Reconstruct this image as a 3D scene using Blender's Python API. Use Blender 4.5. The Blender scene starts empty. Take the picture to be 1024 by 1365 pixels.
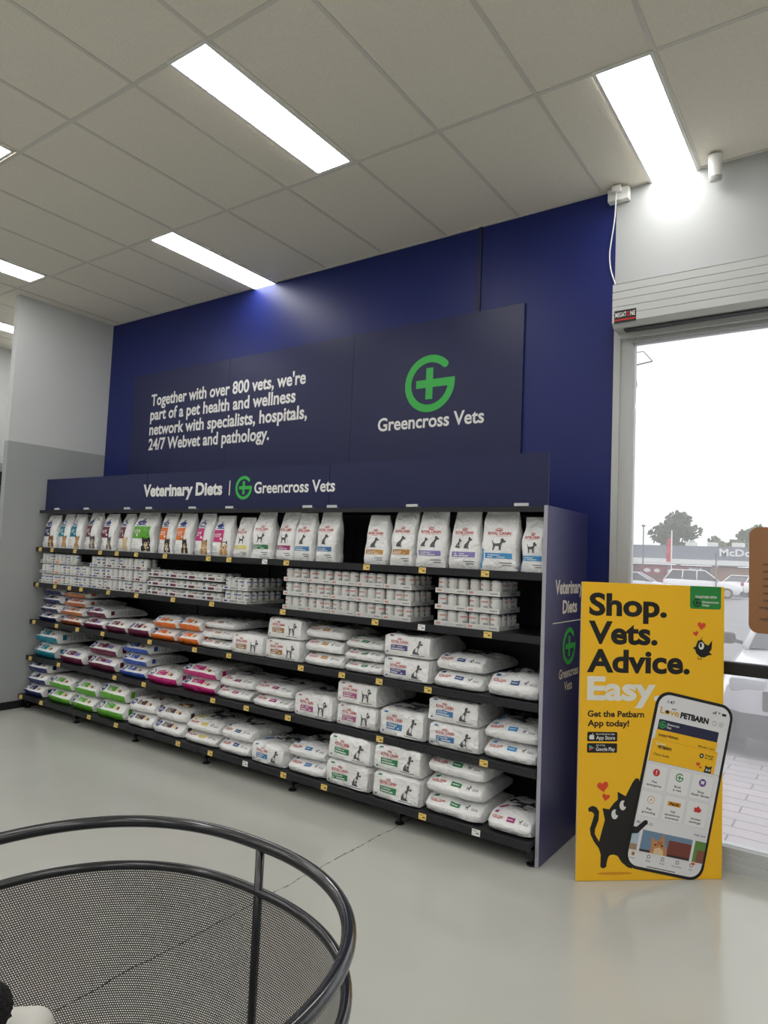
import bpy, bmesh, math, random
from mathutils import Vector, Matrix, noise
from mathutils.geometry import tessellate_polygon

scene = bpy.context.scene
COL = scene.collection
PI = math.pi
random.seed(7)

# ------------------------------------------------------------------ camera, sky, exposure
EYE = 1.68
YAW, PITCH, ROLL = math.radians(-35.03), math.radians(3.683), math.radians(2.4125)
cy_, sy_, cp_, sp_ = math.cos(YAW), math.sin(YAW), math.cos(PITCH), math.sin(PITCH)
fwd = Vector((sy_ * cp_, cy_ * cp_, sp_))
r0_ = Vector((cy_, -sy_, 0)); u0_ = r0_.cross(fwd)
rgt = r0_ * math.cos(ROLL) + u0_ * math.sin(ROLL)
upv = u0_ * math.cos(ROLL) - r0_ * math.sin(ROLL)
cd = bpy.data.cameras.new('camera'); cam = bpy.data.objects.new('camera', cd); COL.objects.link(cam)
m3 = Matrix((rgt, upv, -fwd)).transposed()
cam.matrix_world = Matrix.Translation((0, 0, EYE)) @ m3.to_4x4()
cd.sensor_fit = 'AUTO'; cd.sensor_width = 36.0; cd.lens = 906.06 / 1365 * 36.0
cd.clip_start = 0.02; cd.clip_end = 400
scene.camera = cam

SKY = 1.7
LAMP = 14.0
wd = bpy.data.worlds.new('overcast_sky'); scene.world = wd; wd.use_nodes = True
bg = wd.node_tree.nodes['Background']; bg.inputs[0].default_value = (0.97, 0.98, 1, 1); bg.inputs[1].default_value = SKY
vs = scene.view_settings
vs.view_transform = 'Standard'; vs.look = 'None'; vs.gamma = 1.0; vs.use_curve_mapping = False
vs.exposure = 0.0
scene.cycles.use_denoising = True
scene.cycles.max_bounces = 8; scene.cycles.diffuse_bounces = 5; scene.cycles.transparent_max_bounces = 24

# ------------------------------------------------------------------ materials
def srgb(r, g, b):
    f = lambda c: (c / 255 / 12.92) if c / 255 <= 0.04045 else ((c / 255 + 0.055) / 1.055) ** 2.4
    return (f(r), f(g), f(b), 1)

MATS = {}
def mat(name, col, rough=0.5, metal=0.0, spec=0.5, bump=0.0, bscale=40.0, coat=0.0, vary=0.0, vscale=3.0, crinkle=0.0):
    if name in MATS: return MATS[name]
    m = bpy.data.materials.new(name); m.use_nodes = True
    nt = m.node_tree; b = nt.nodes['Principled BSDF']
    b.inputs['Base Color'].default_value = col
    b.inputs['Roughness'].default_value = rough; b.inputs['Metallic'].default_value = metal
    b.inputs['Specular IOR Level'].default_value = spec
    b.inputs['Coat Weight'].default_value = coat
    tc = nt.nodes.new('ShaderNodeTexCoord')
    if bump:
        n = nt.nodes.new('ShaderNodeTexNoise'); n.inputs['Scale'].default_value = bscale; n.inputs['Detail'].default_value = 4
        bp = nt.nodes.new('ShaderNodeBump'); bp.inputs['Strength'].default_value = bump; bp.inputs['Distance'].default_value = 0.01
        nt.links.new(tc.outputs['Object'], n.inputs['Vector'])
        nt.links.new(n.outputs['Fac'], bp.inputs['Height']); nt.links.new(bp.outputs['Normal'], b.inputs['Normal'])
    if crinkle:
        # crumpled film: two sizes of sharp-edged folds
        v1 = nt.nodes.new('ShaderNodeTexNoise'); v1.noise_dimensions = '4D'; v1.inputs['Scale'].default_value = 11; v1.inputs['Detail'].default_value = 3; v1.inputs['Distortion'].default_value = 1.2
        oi = nt.nodes.new('ShaderNodeObjectInfo'); nt.links.new(math_node(nt, 'MULTIPLY', oi.outputs['Random'], 40.0), v1.inputs['W'])
        rdg = math_node(nt, 'ABSOLUTE', math_node(nt, 'SUBTRACT', v1.outputs['Fac'], 0.5))
        v2 = nt.nodes.new('ShaderNodeTexNoise'); v2.inputs['Scale'].default_value = 45; v2.inputs['Detail'].default_value = 2
        nt.links.new(tc.outputs['Object'], v1.inputs['Vector']); nt.links.new(tc.outputs['Object'], v2.inputs['Vector'])
        hh = math_node(nt, 'ADD', math_node(nt, 'MULTIPLY', rdg, 2.2), math_node(nt, 'MULTIPLY', v2.outputs['Fac'], 0.25))
        bp = nt.nodes.new('ShaderNodeBump'); bp.inputs['Strength'].default_value = crinkle; bp.inputs['Distance'].default_value = 0.03
        nt.links.new(hh, bp.inputs['Height']); nt.links.new(bp.outputs['Normal'], b.inputs['Normal'])
    if vary:
        n2 = nt.nodes.new('ShaderNodeTexNoise'); n2.inputs['Scale'].default_value = vscale; n2.inputs['Detail'].default_value = 5
        rp = nt.nodes.new('ShaderNodeValToRGB')
        c = col
        rp.color_ramp.elements[0].position = 0.3; rp.color_ramp.elements[1].position = 0.7
        rp.color_ramp.elements[0].color = (c[0] * (1 - vary), c[1] * (1 - vary), c[2] * (1 - vary), 1)
        rp.color_ramp.elements[1].color = (min(1, c[0] * (1 + vary)), min(1, c[1] * (1 + vary)), min(1, c[2] * (1 + vary)), 1)
        nt.links.new(tc.outputs['Object'], n2.inputs['Vector'])
        nt.links.new(n2.outputs['Fac'], rp.inputs['Fac']); nt.links.new(rp.outputs['Color'], b.inputs['Base Color'])
    MATS[name] = m
    return m

def math_node(nt, op, a, b=None, c=None):
    n = nt.nodes.new('ShaderNodeMath'); n.operation = op
    for i, v in enumerate((a, b, c)):
        if v is None: continue
        if isinstance(v, (int, float)): n.inputs[i].default_value = v
        else: nt.links.new(v, n.inputs[i])
    return n.outputs[0]

def emit_mat(name, col, strength):
    m = bpy.data.materials.new(name); m.use_nodes = True; nt = m.node_tree
    b = nt.nodes['Principled BSDF']; b.inputs['Base Color'].default_value = (0.8, 0.8, 0.8, 1)
    b.inputs['Emission Color'].default_value = col; b.inputs['Emission Strength'].default_value = strength
    MATS[name] = m
    return m

def ink(name, r, g, b_, rough=0.45): return mat(name, srgb(r, g, b_), rough)

# store surfaces
M_wallwhite = mat('white_wall_paint', srgb(170, 172, 172), 0.6, bump=0.03, bscale=120)
M_wallpale = mat('pale_grey_wall_paint', srgb(204, 206, 206), 0.6, bump=0.03, bscale=120)
M_wallgrey = mat('mid_grey_wall_paint', srgb(162, 165, 165), 0.6, bump=0.03, bscale=120)
M_blue = mat('navy_blue_wall_paint', srgb(28, 38, 100), 0.42, spec=0.3, bump=0.04, bscale=60)
M_black = mat('black_plastic', srgb(22, 22, 24), 0.45)
M_blackmetal = mat('black_powder_coat', srgb(23, 24, 27), 0.42, spec=0.4, bump=0.02, bscale=300)
M_rail = mat('charcoal_shelf_edge', srgb(33, 34, 38), 0.42, spec=0.4)
M_chrome = mat('dull_chrome', srgb(190, 190, 190), 0.25, metal=1.0)
M_alu = mat('white_aluminium', srgb(190, 192, 191), 0.42)
M_white = mat('white_plastic', srgb(225, 225, 222), 0.4)
M_grid = mat('ceiling_grid_paint', srgb(206, 202, 193), 0.5)
M_lamp = emit_mat('led_diffuser', (1.0, 0.99, 0.972, 1), LAMP)

def floor_material():
    m = bpy.data.materials.new('painted_concrete'); m.use_nodes = True; nt = m.node_tree
    b = nt.nodes['Principled BSDF']
    tc = nt.nodes.new('ShaderNodeTexCoord'); sx = nt.nodes.new('ShaderNodeSeparateXYZ'); nt.links.new(tc.outputs['Object'], sx.inputs[0])
    n1 = nt.nodes.new('ShaderNodeTexNoise'); n1.inputs['Scale'].default_value = 1.3; n1.inputs['Detail'].default_value = 3
    nt.links.new(tc.outputs['Object'], n1.inputs['Vector'])
    rp = nt.nodes.new('ShaderNodeValToRGB'); rp.color_ramp.elements[0].position = 0.1; rp.color_ramp.elements[1].position = 0.95
    rp.color_ramp.elements[0].color = srgb(184, 185, 178); rp.color_ramp.elements[1].color = srgb(197, 198, 191)
    nt.links.new(n1.outputs['Fac'], rp.inputs['Fac'])
    # the cracked control joint running along y
    n2 = nt.nodes.new('ShaderNodeTexNoise'); n2.inputs['Scale'].default_value = 6; n2.inputs['Detail'].default_value = 6
    nt.links.new(tc.outputs['Object'], n2.inputs['Vector'])
    off = math_node(nt, 'MULTIPLY', math_node(nt, 'SUBTRACT', n2.outputs['Fac'], 0.5), 0.05)
    d = math_node(nt, 'ABSOLUTE', math_node(nt, 'ADD', math_node(nt, 'ADD', sx.outputs[0], 2.372), off))
    n3 = nt.nodes.new('ShaderNodeTexNoise'); n3.inputs['Scale'].default_value = 22; n3.inputs['Detail'].default_value = 3
    nt.links.new(tc.outputs['Object'], n3.inputs['Vector'])
    wdt = math_node(nt, 'MULTIPLY', math_node(nt, 'SUBTRACT', n3.outputs['Fac'], 0.30), 0.014)
    crack = math_node(nt, 'LESS_THAN', d, wdt)
    # small scuffs
    n4 = nt.nodes.new('ShaderNodeTexNoise'); n4.inputs['Scale'].default_value = 38; n4.inputs['Detail'].default_value = 2
    nt.links.new(tc.outputs['Object'], n4.inputs['Vector'])
    sc = math_node(nt, 'GREATER_THAN', n4.outputs['Fac'], 0.83)
    mk = math_node(nt, 'MULTIPLY', crack, 0.9)
    mx = nt.nodes.new('ShaderNodeMix'); mx.data_type = 'RGBA'
    nt.links.new(mk, mx.inputs['Factor']); nt.links.new(rp.outputs['Color'], mx.inputs[6]); mx.inputs[7].default_value = srgb(70, 68, 64)
    nt.links.new(mx.outputs[2], b.inputs['Base Color'])
    rr = nt.nodes.new('ShaderNodeMapRange'); rr.inputs['To Min'].default_value = 0.09; rr.inputs['To Max'].default_value = 0.22
    nt.links.new(n1.outputs['Fac'], rr.inputs['Value']); nt.links.new(rr.outputs[0], b.inputs['Roughness'])
    b.inputs['Specular IOR Level'].default_value = 0.5
    bp = nt.nodes.new('ShaderNodeBump'); bp.inputs['Strength'].default_value = 0.04; bp.inputs['Distance'].default_value = 0.01
    n5 = nt.nodes.new('ShaderNodeTexNoise'); n5.inputs['Scale'].default_value = 9
    nt.links.new(tc.outputs['Object'], n5.inputs['Vector']); nt.links.new(n5.outputs['Fac'], bp.inputs['Height'])
    nt.links.new(bp.outputs['Normal'], b.inputs['Normal'])
    return m
M_floor = floor_material()
M_ceil = mat('mineral_ceiling_tile', srgb(228, 222, 209), 0.85, bump=0.25, bscale=160, vary=0.04, vscale=90)

def pegboard_material():
    m = bpy.data.materials.new('black_pegboard'); m.use_nodes = True; nt = m.node_tree
    b = nt.nodes['Principled BSDF']; b.inputs['Roughness'].default_value = 0.5
    tc = nt.nodes.new('ShaderNodeTexCoord'); sx = nt.nodes.new('ShaderNodeSeparateXYZ'); nt.links.new(tc.outputs['Object'], sx.inputs[0])
    fx = math_node(nt, 'SUBTRACT', math_node(nt, 'FRACT', math_node(nt, 'MULTIPLY', sx.outputs[0], 40.0)), 0.5)
    fz = math_node(nt, 'SUBTRACT', math_node(nt, 'FRACT', math_node(nt, 'MULTIPLY', sx.outputs[2], 40.0)), 0.5)
    r2 = math_node(nt, 'ADD', math_node(nt, 'MULTIPLY', fx, fx), math_node(nt, 'MULTIPLY', fz, fz))
    h = math_node(nt, 'LESS_THAN', r2, 0.05)
    mx = nt.nodes.new('ShaderNodeMix'); mx.data_type = 'RGBA'; nt.links.new(h, mx.inputs['Factor'])
    mx.inputs[6].default_value = srgb(36, 36, 40); mx.inputs[7].default_value = srgb(6, 6, 6)
    nt.links.new(mx.outputs[2], b.inputs['Base Color'])
    return m
M_peg = pegboard_material()

def mesh_material():
    m = bpy.data.materials.new('perforated_black_mesh'); m.use_nodes = True; nt = m.node_tree
    b = nt.nodes['Principled BSDF']; b.inputs['Base Color'].default_value = srgb(26, 26, 28); b.inputs['Roughness'].default_value = 0.4
    uv = nt.nodes.new('ShaderNodeUVMap'); sx = nt.nodes.new('ShaderNodeSeparateXYZ'); nt.links.new(uv.outputs[0], sx.inputs[0])
    p = 1 / 0.0047
    gx = math_node(nt, 'MULTIPLY', sx.outputs[0], p); gz = math_node(nt, 'MULTIPLY', sx.outputs[1], p)
    row = math_node(nt, 'MULTIPLY', math_node(nt, 'MODULO', math_node(nt, 'FLOOR', gz), 2.0), 0.5)
    fx = math_node(nt, 'SUBTRACT', math_node(nt, 'FRACT', math_node(nt, 'ADD', gx, row)), 0.5)
    fz = math_node(nt, 'SUBTRACT', math_node(nt, 'FRACT', gz), 0.5)
    r2 = math_node(nt, 'ADD', math_node(nt, 'MULTIPLY', fx, fx), math_node(nt, 'MULTIPLY', fz, fz))
    h = math_node(nt, 'LESS_THAN', r2, 0.118)
    tr = nt.nodes.new('ShaderNodeBsdfTransparent'); mx = nt.nodes.new('ShaderNodeMixShader')
    nt.links.new(h, mx.inputs[0]); nt.links.new(b.outputs[0], mx.inputs[1]); nt.links.new(tr.outputs[0], mx.inputs[2])
    nt.links.new(mx.outputs[0], nt.nodes['Material Output'].inputs[0])
    return m
M_mesh = mesh_material()

def glass_material(name, veil, tint):
    m = bpy.data.materials.new(name); m.use_nodes = True; nt = m.node_tree
    for n in list(nt.nodes):
        if n.type == 'BSDF_PRINCIPLED': nt.nodes.remove(n)
    out = nt.nodes['Material Output']
    tr = nt.nodes.new('ShaderNodeBsdfTransparent'); tr.inputs[0].default_value = tint
    tl = nt.nodes.new('ShaderNodeBsdfTranslucent'); tl.inputs[0].default_value = (0.95, 0.94, 0.96, 1)
    gl = nt.nodes.new('ShaderNodeBsdfGlossy'); gl.inputs['Roughness'].default_value = 0.02
    a = nt.nodes.new('ShaderNodeMixShader'); a.inputs[0].default_value = veil
    nt.links.new(tr.outputs[0], a.inputs[1]); nt.links.new(tl.outputs[0], a.inputs[2])
    fr = nt.nodes.new('ShaderNodeFresnel'); fr.inputs[0].default_value = 1.45
    b = nt.nodes.new('ShaderNodeMixShader'); nt.links.new(fr.outputs[0], b.inputs[0])
    nt.links.new(a.outputs[0], b.inputs[1]); nt.links.new(gl.outputs[0], b.inputs[2])
    nt.links.new(b.outputs[0], out.inputs[0])
    return m
M_glass = glass_material('hazed_shop_glass', 0.17, (0.97, 0.98, 0.98, 1))  # translucent white veil imitates bright haze over the outside view

# inks
I_white = ink('white_print', 232, 232, 230)
I_cream = ink('warm_white_print', 235, 232, 222)
I_green = ink('logo_green_print', 52, 178, 74)
I_red = ink('red_print', 186, 38, 34)
I_black = ink('black_print', 20, 18, 20)
I_grey = ink('grey_print', 120, 120, 122)
I_lgrey = ink('light_grey_print', 205, 206, 208)
I_bluelogo = ink('logo_blue_print', 32, 52, 132)
M_navyboard = mat('navy_sign_board', srgb(34, 38, 78), 0.36, spec=0.32, bump=0.01, bscale=20)
M_navyend = mat('navy_end_panel_board', srgb(60, 62, 112), 0.36, spec=0.4, bump=0.01, bscale=20)

# ------------------------------------------------------------------ mesh builder
class MB:
    def __init__(self): self.v = []; self.f = []; self.m = []; self.uv = {}
    def add(self, vs_, fs, mi=0, M=None):
        o = len(self.v)
        self.v += [tuple(M @ Vector(p)) if M else tuple(p) for p in vs_]
        for f in fs: self.f.append(tuple(i + o for i in f)); self.m.append(mi)
        return self
    def box(self, x0, x1, y0, y1, z0, z1, mi=0, M=None):
        p = [(x0, y0, z0), (x1, y0, z0), (x1, y1, z0), (x0, y1, z0), (x0, y0, z1), (x1, y0, z1), (x1, y1, z1), (x0, y1, z1)]
        return self.add(p, [(0, 3, 2, 1), (4, 5, 6, 7), (0, 1, 5, 4), (1, 2, 6, 5), (2, 3, 7, 6), (3, 0, 4, 7)], mi, M)
    def bbox(self, x0, x1, y0, y1, z0, z1, r=0.01, mi=0, M=None, seg=2):
        bm = bmesh.new(); bmesh.ops.create_cube(bm, size=1)
        for v in bm.verts: v.co = Vector(((x0 + x1) / 2 + v.co.x * (x1 - x0), (y0 + y1) / 2 + v.co.y * (y1 - y0), (z0 + z1) / 2 + v.co.z * (z1 - z0)))
        bmesh.ops.bevel(bm, geom=list(bm.edges), offset=r, segments=seg, profile=0.5, affect='EDGES')
        bm.verts.index_update()
        self.add([v.co.copy() for v in bm.verts], [[v.index for v in f.verts] for f in bm.faces], mi, M); bm.free(); return self
    def cyl(self, p0, p1, r0, r1=None, n=16, mi=0, caps=True):
        r1 = r0 if r1 is None else r1
        a = Vector(p0); b = Vector(p1); d = (b - a).normalized()
        s = d.orthogonal().normalized(); t = d.cross(s)
        vs_ = []
        for k in range(n):
            q = s * math.cos(2 * PI * k / n) + t * math.sin(2 * PI * k / n)
            vs_ += [a + q * r0, b + q * r1]
        fs = [(2 * k, 2 * ((k + 1) % n), 2 * ((k + 1) % n) + 1, 2 * k + 1) for k in range(n)]
        if caps: fs += [tuple(2 * k for k in reversed(range(n))), tuple(2 * k + 1 for k in range(n))]
        return self.add(vs_, fs, mi)
    def tube(self, pts, r, n=10, closed=False, mi=0):
        P = [Vector(p) for p in pts]; N = len(P); vs_ = []; prev = None
        for i in range(N):
            d = (P[(i + 1) % N] - P[i - 1]) if closed else (P[min(i + 1, N - 1)] - P[max(i - 1, 0)])
            d.normalize()
            s = d.orthogonal().normalized() if prev is None else (prev - d * prev.dot(d)).normalized()
            prev = s; t = d.cross(s)
            for k in range(n): vs_.append(P[i] + (s * math.cos(2 * PI * k / n) + t * math.sin(2 * PI * k / n)) * r)
        fs = []
        for i in range(N if closed else N - 1):
            j = (i + 1) % N
            for k in range(n): fs.append((i * n + k, i * n + (k + 1) % n, j * n + (k + 1) % n, j * n + k))
        if not closed: fs += [tuple(reversed(range(n))), tuple((N - 1) * n + k for k in range(n))]
        return self.add(vs_, fs, mi)
    def lathe(self, prof, n=16, mis=None, M=None):
        vs_ = [(r * math.cos(2 * PI * k / n), r * math.sin(2 * PI * k / n), z) for r, z in prof for k in range(n)]
        o = len(self.v); self.v += [tuple(M @ Vector(p)) if M else p for p in vs_]
        for i in range(len(prof) - 1):
            for k in range(n):
                self.f.append((o + i * n + k, o + i * n + (k + 1) % n, o + (i + 1) * n + (k + 1) % n, o + (i + 1) * n + k))
                q = mis[i] if mis else 0
                self.m.append(q(k, n) if callable(q) else q)
        self.f.append(tuple(o + k for k in reversed(range(n)))); self.m.append(0 if not mis else (mis[0] if not callable(mis[0]) else 0))
        self.f.append(tuple(o + (len(prof) - 1) * n + k for k in range(n))); self.m.append(0 if not mis else (mis[-1] if not callable(mis[-1]) else 0))
        return self
    def poly(self, pts2, fr, mi=0, layer=1):
        """flat shape in the frame fr(a, b, layer)"""
        t = tessellate_polygon([[Vector((a, b, 0)) for a, b in pts2]])
        fs = []
        for tri in t:
            a, b, c = [pts2[i] for i in tri]
            if (b[0] - a[0]) * (c[1] - a[1]) - (b[1] - a[1]) * (c[0] - a[0]) < 0: tri = tuple(reversed(tri))
            fs.append(tuple(tri))
        return self.add([fr(a, b, layer) for a, b in pts2], fs, mi)
    def obj(self, name, mats, parent=None, smooth=False, loc=None, auto=None):
        me = bpy.data.meshes.new(name); me.from_pydata(self.v, [], self.f)
        for mm in (mats if isinstance(mats, (list, tuple)) else [mats]): me.materials.append(mm)
        me.polygons.foreach_set('material_index', self.m)
        if smooth: me.polygons.foreach_set('use_smooth', [True] * len(me.polygons))
        me.update()
        o = bpy.data.objects.new(name, me); COL.objects.link(o)
        if parent: o.parent = parent
        if loc: o.location = loc
        if auto:
            me.set_sharp_from_angle(angle=math.radians(auto))
        return o

def empty(name, loc=(0, 0, 0), rz=0.0):
    o = bpy.data.objects.new(name, None); COL.objects.link(o); o.location = loc; o.rotation_euler = (0, 0, rz); o.empty_display_size = 0.1
    return o
def tag(o, label, cat, group=None, kind=None):
    o['label'] = label; o['category'] = cat
    if group: o['group'] = group
    if kind: o['kind'] = kind
    return o
def struct(o, label=None):
    o['kind'] = 'structure'
    if label: o['label'] = label
    return o
def copy_tree(o, loc, rz=None):
    c = o.copy(); COL.objects.link(c); c.location = loc
    if rz is not None: c.rotation_euler = (0, 0, rz)
    for ch in list(o.children):
        k = ch.copy(); COL.objects.link(k); k.parent = c
        for g in list(ch.children):
            q = g.copy(); COL.objects.link(q); q.parent = k
    return c

# ------------------------------------------------------------------ lettering
_TX = {}
def text2d(s, bold=0.0, res=2):
    key = (s, bold, res)
    if key in _TX: return _TX[key]
    cu = bpy.data.curves.new('lettering_curve', 'FONT'); cu.body = s; cu.size = 1.0; cu.resolution_u = res; cu.fill_mode = 'FRONT'; cu.offset = bold
    ob = bpy.data.objects.new('lettering_curve', cu); COL.objects.link(ob)
    bpy.context.view_layer.update()
    ev = ob.evaluated_get(bpy.context.evaluated_depsgraph_get()); me = ev.to_mesh()
    vv = [(p.co.x, p.co.y) for p in me.vertices]; ff = [tuple(p.vertices) for p in me.polygons]
    ev.to_mesh_clear(); bpy.data.objects.remove(ob); bpy.data.curves.remove(cu)
    ff2 = []
    for f in ff:
        a, b, c = [vv[i] for i in f[:3]]
        ff2.append(f if (b[0] - a[0]) * (c[1] - a[1]) - (b[1] - a[1]) * (c[0] - a[0]) >= 0 else tuple(reversed(f)))
    x0 = min(p[0] for p in vv); x1 = max(p[0] for p in vv)
    vv = [(p[0] - x0, p[1]) for p in vv]
    _TX[key] = (vv, ff2, x1 - x0); return _TX[key]
CAPH = max(p[1] for p in text2d('H')[0])
def text(mb, s, fr, x, y, cap, width=None, mi=0, bold=0.0, align='L', layer=1, rot=0.0, res=2, mirror=False):
    vv, ff, w = text2d(s, bold, res); sy = cap / CAPH; sx = (width / w) if width else sy
    W = w * sx; ox = {'L': 0, 'C': -W / 2, 'R': -W}[align]
    c, s_ = math.cos(rot), math.sin(rot)
    out = []
    for a, b in vv:
        a2 = ox + (w - a if mirror else a) * sx; b2 = b * sy
        out.append(fr(x + a2 * c - b2 * s_, y + a2 * s_ + b2 * c, layer))
    mb.add(out, [tuple(reversed(f)) for f in ff] if mirror else ff, mi)
def ell(cx, cy, rx, ry, n=20, a0=0, a1=2 * PI): return [(cx + rx * math.cos(a0 + (a1 - a0) * k / n), cy + ry * math.sin(a0 + (a1 - a0) * k / n)) for k in range(n)]
def rrect(x0, x1, y0, y1, r, n=6):
    out = []
    for (cx, cy, a) in ((x1 - r, y1 - r, 0), (x0 + r, y1 - r, PI / 2), (x0 + r, y0 + r, PI), (x1 - r, y0 + r, 3 * PI / 2)):
        for k in range(n + 1): out.append((cx + r * math.cos(a + PI / 2 * k / n), cy + r * math.sin(a + PI / 2 * k / n)))
    return out
def rect(x0, x1, y0, y1): return [(x0, y0), (x1, y0), (x1, y1), (x0, y1)]
def heart(cx, cy, s, rot=0.0):
    out = []
    for k in range(28):
        t = 2 * PI * k / 28
        x = 16 * math.sin(t) ** 3 / 17 * s; y = (13 * math.cos(t) - 5 * math.cos(2 * t) - 2 * math.cos(3 * t) - math.cos(4 * t)) / 17 * s
        out.append((cx + x * math.cos(rot) - y * math.sin(rot), cy + x * math.sin(rot) + y * math.cos(rot)))
    return out
def plane_frame(org, ux, uy, step=0.0006):
    org = Vector(org); ux = Vector(ux); uy = Vector(uy); n = ux.cross(uy).normalized()
    return lambda a, b, l=1: org + ux * a + uy * b + n * (l * step)
def leaf_logo(mb, fr, cx, cy, R, mi=0, layer=1):
    """open ring with a cross whose arm closes the ring"""
    a0, a1 = math.radians(46), math.radians(360)
    N = 40; ri = 0.74 * R
    outer = [(cx + R * math.cos(a0 + (a1 - a0) * k / N), cy + R * math.sin(a0 + (a1 - a0) * k / N)) for k in range(N + 1)]
    inner = [(cx + ri * math.cos(a0 + (a1 - a0) * k / N), cy + ri * math.sin(a0 + (a1 - a0) * k / N)) for k in range(N + 1)]
    for k in range(N):
        mb.poly([outer[k], outer[k + 1], inner[k + 1], inner[k]], fr, mi, layer)
    q = 0.14 * R
    mb.poly(ell(cx + 0.87 * R * math.cos(a0), cy + 0.87 * R * math.sin(a0), 0.13 * R, 0.13 * R, 12), fr, mi, layer + 0.05)
    mb.poly([(cx + 0.74 * R, cy - q - 0.02 * R), (cx + R, cy - 0.005 * R), (cx + 0.995 * R, cy + q), (cx + 0.6 * R, cy + q)], fr, mi, layer + 0.1)
    mb.poly(rect(cx - 0.54 * R, cx + 0.8 * R, cy - q, cy + q), fr, mi, layer + 0.15)
    mb.poly(rect(cx - q, cx + q, cy - 0.55 * R, cy + 0.55 * R), fr, mi, layer + 0.2)
XZ = lambda y: plane_frame((0, y, 0), (1, 0, 0), (0, 0, 1))     # faces -y

# ------------------------------------------------------------------ room shell
CEIL = 4.159; WALL = 4.40; XL = -6.945; XB = -9.10; XR = 4.2; YB = -7.4; XD = -1.31; XG2 = 2.6
o = struct(MB().box(XB - 0.2, XR + 0.2, YB - 0.2, WALL + 0.16, -0.12, 0.0).obj('floor', M_floor))
o = struct(MB().box(XB - 0.2, XR + 0.2, YB - 0.2, WALL + 0.2, CEIL, CEIL + 0.1).obj('ceiling', M_ceil))
# T-bar grid under the tiles
g = MB(); x0g = -2.6025
xs = [x0g + 0.6 * k for k in range(-10, 12)]
xs = [x for x in xs if XB < x < XR]
rows = [WALL - 1.155 - 1.2 * k for k in range(0, 10)]
rows = [y for y in rows if y > YB]
for x in xs: g.box(x - 0.012, x + 0.012, YB, WALL, CEIL - 0.004, CEIL + 0.001)
for y in rows: g.box(XB, XR, y - 0.012, y + 0.012, CEIL - 0.0045, CEIL + 0.001)
g.box(XL, XR, WALL - 0.02, WALL, CEIL - 0.006, CEIL + 0.001)
struct(g.obj('trim_1', M_grid))
# display wall
w = MB(); w.box(XL, XD, WALL, WALL + 0.16, 0, CEIL); struct(w.obj('wall_display', M_blue))
w = MB(); w.box(-2.318, -2.292, WALL - 0.012, WALL, 2.1, CEIL); struct(w.obj('trim_2', mat('navy_joint_strip', srgb(16, 20, 58), 0.5)))
w = MB(); w.box(XB - 0.2, XL, WALL, WALL + 0.16, 0, 2.67, 0); w.box(XB - 0.2, XL, WALL, WALL + 0.16, 2.67, CEIL, 1); struct(w.obj('wall_alcove', [M_wallgrey, M_wallpale]))
w = MB(); w.box(XD, XG2, WALL, WALL + 0.16, 3.30, CEIL); w.box(XG2, XR + 0.2, WALL, WALL + 0.16, 0, CEIL); struct(w.obj('wall_shopfront', M_wallwhite))
# stub wall on the left, two tone
w = MB(); w.box(XL - 0.075, XL, 3.34, WALL, 0, 2.67, 0); w.box(XL - 0.075, XL, 3.34, WALL, 2.67, CEIL, 1)
struct(w.obj('wall_left', [M_wallgrey, M_wallpale]))
w = MB(); w.box(XL, XL + 0.012, 3.33, WALL, 0, 0.075); w.box(XL - 0.087, XL + 0.012, 3.328, 3.34, 0, 0.075); struct(w.obj('baseboard_left', M_black))
w = MB(); w.box(XB - 0.16, XB, YB, WALL, 0, 2.67, 0); w.box(XB - 0.16, XB, YB, WALL, 2.67, CEIL, 1); struct(w.obj('wall_far', [M_wallgrey, M_wallpale]))
w = MB(); w.box(XB - 0.2, XR + 0.2, YB - 0.16, YB, 0, CEIL); struct(w.obj('wall_back', M_wallpale))
w = MB(); w.box(XR, XR + 0.16, YB, WALL, 0, CEIL); struct(w.obj('wall_right', M_wallpale))

# ------------------------------------------------------------------ shopfront window and roller shutter
w = MB()
for (a, b, y) in ((-1.305, -1.262, 4.385), (-1.262, -1.226, 4.40), (-1.226, -1.185, 4.392)): w.box(a, b, y, WALL + 0.09, 0.0, 3.26)
w.box(-1.185, XG2, 4.392, WALL + 0.09, 3.115, 3.165); w.box(-1.185, XG2, 4.40, WALL + 0.09, 3.165, 3.215); w.box(-1.185, XG2, 4.39, WALL + 0.09, 3.215, 3.26)
w.box(-1.185, XG2, 4.36, WALL + 0.09, 0.0, 0.05); w.box(-1.185, XG2, 4.375, WALL + 0.09, 0.05, 0.085); w.box(-1.185, XG2, 4.39, WALL + 0.09, 0.085, 0.12)
w.box(1.35, 1.44, 4.39, WALL + 0.09, 0.12, 3.115)
struct(w.obj('window_1', M_alu))
w = MB(); w.box(-1.185, 1.35, 4.432, 4.440, 0.12, 3.115); w.box(1.44, XG2, 4.432, 4.440, 0.12, 3.115); struct(w.obj('window_2', M_glass))
w = MB(); w.bbox(-1.18, 1.345, 4.372, 4.426, 1.085, 1.158, 0.006); tag(w.obj('push_bar', M_black), 'black horizontal bar across the shop window behind the yellow board', 'bar')

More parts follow.
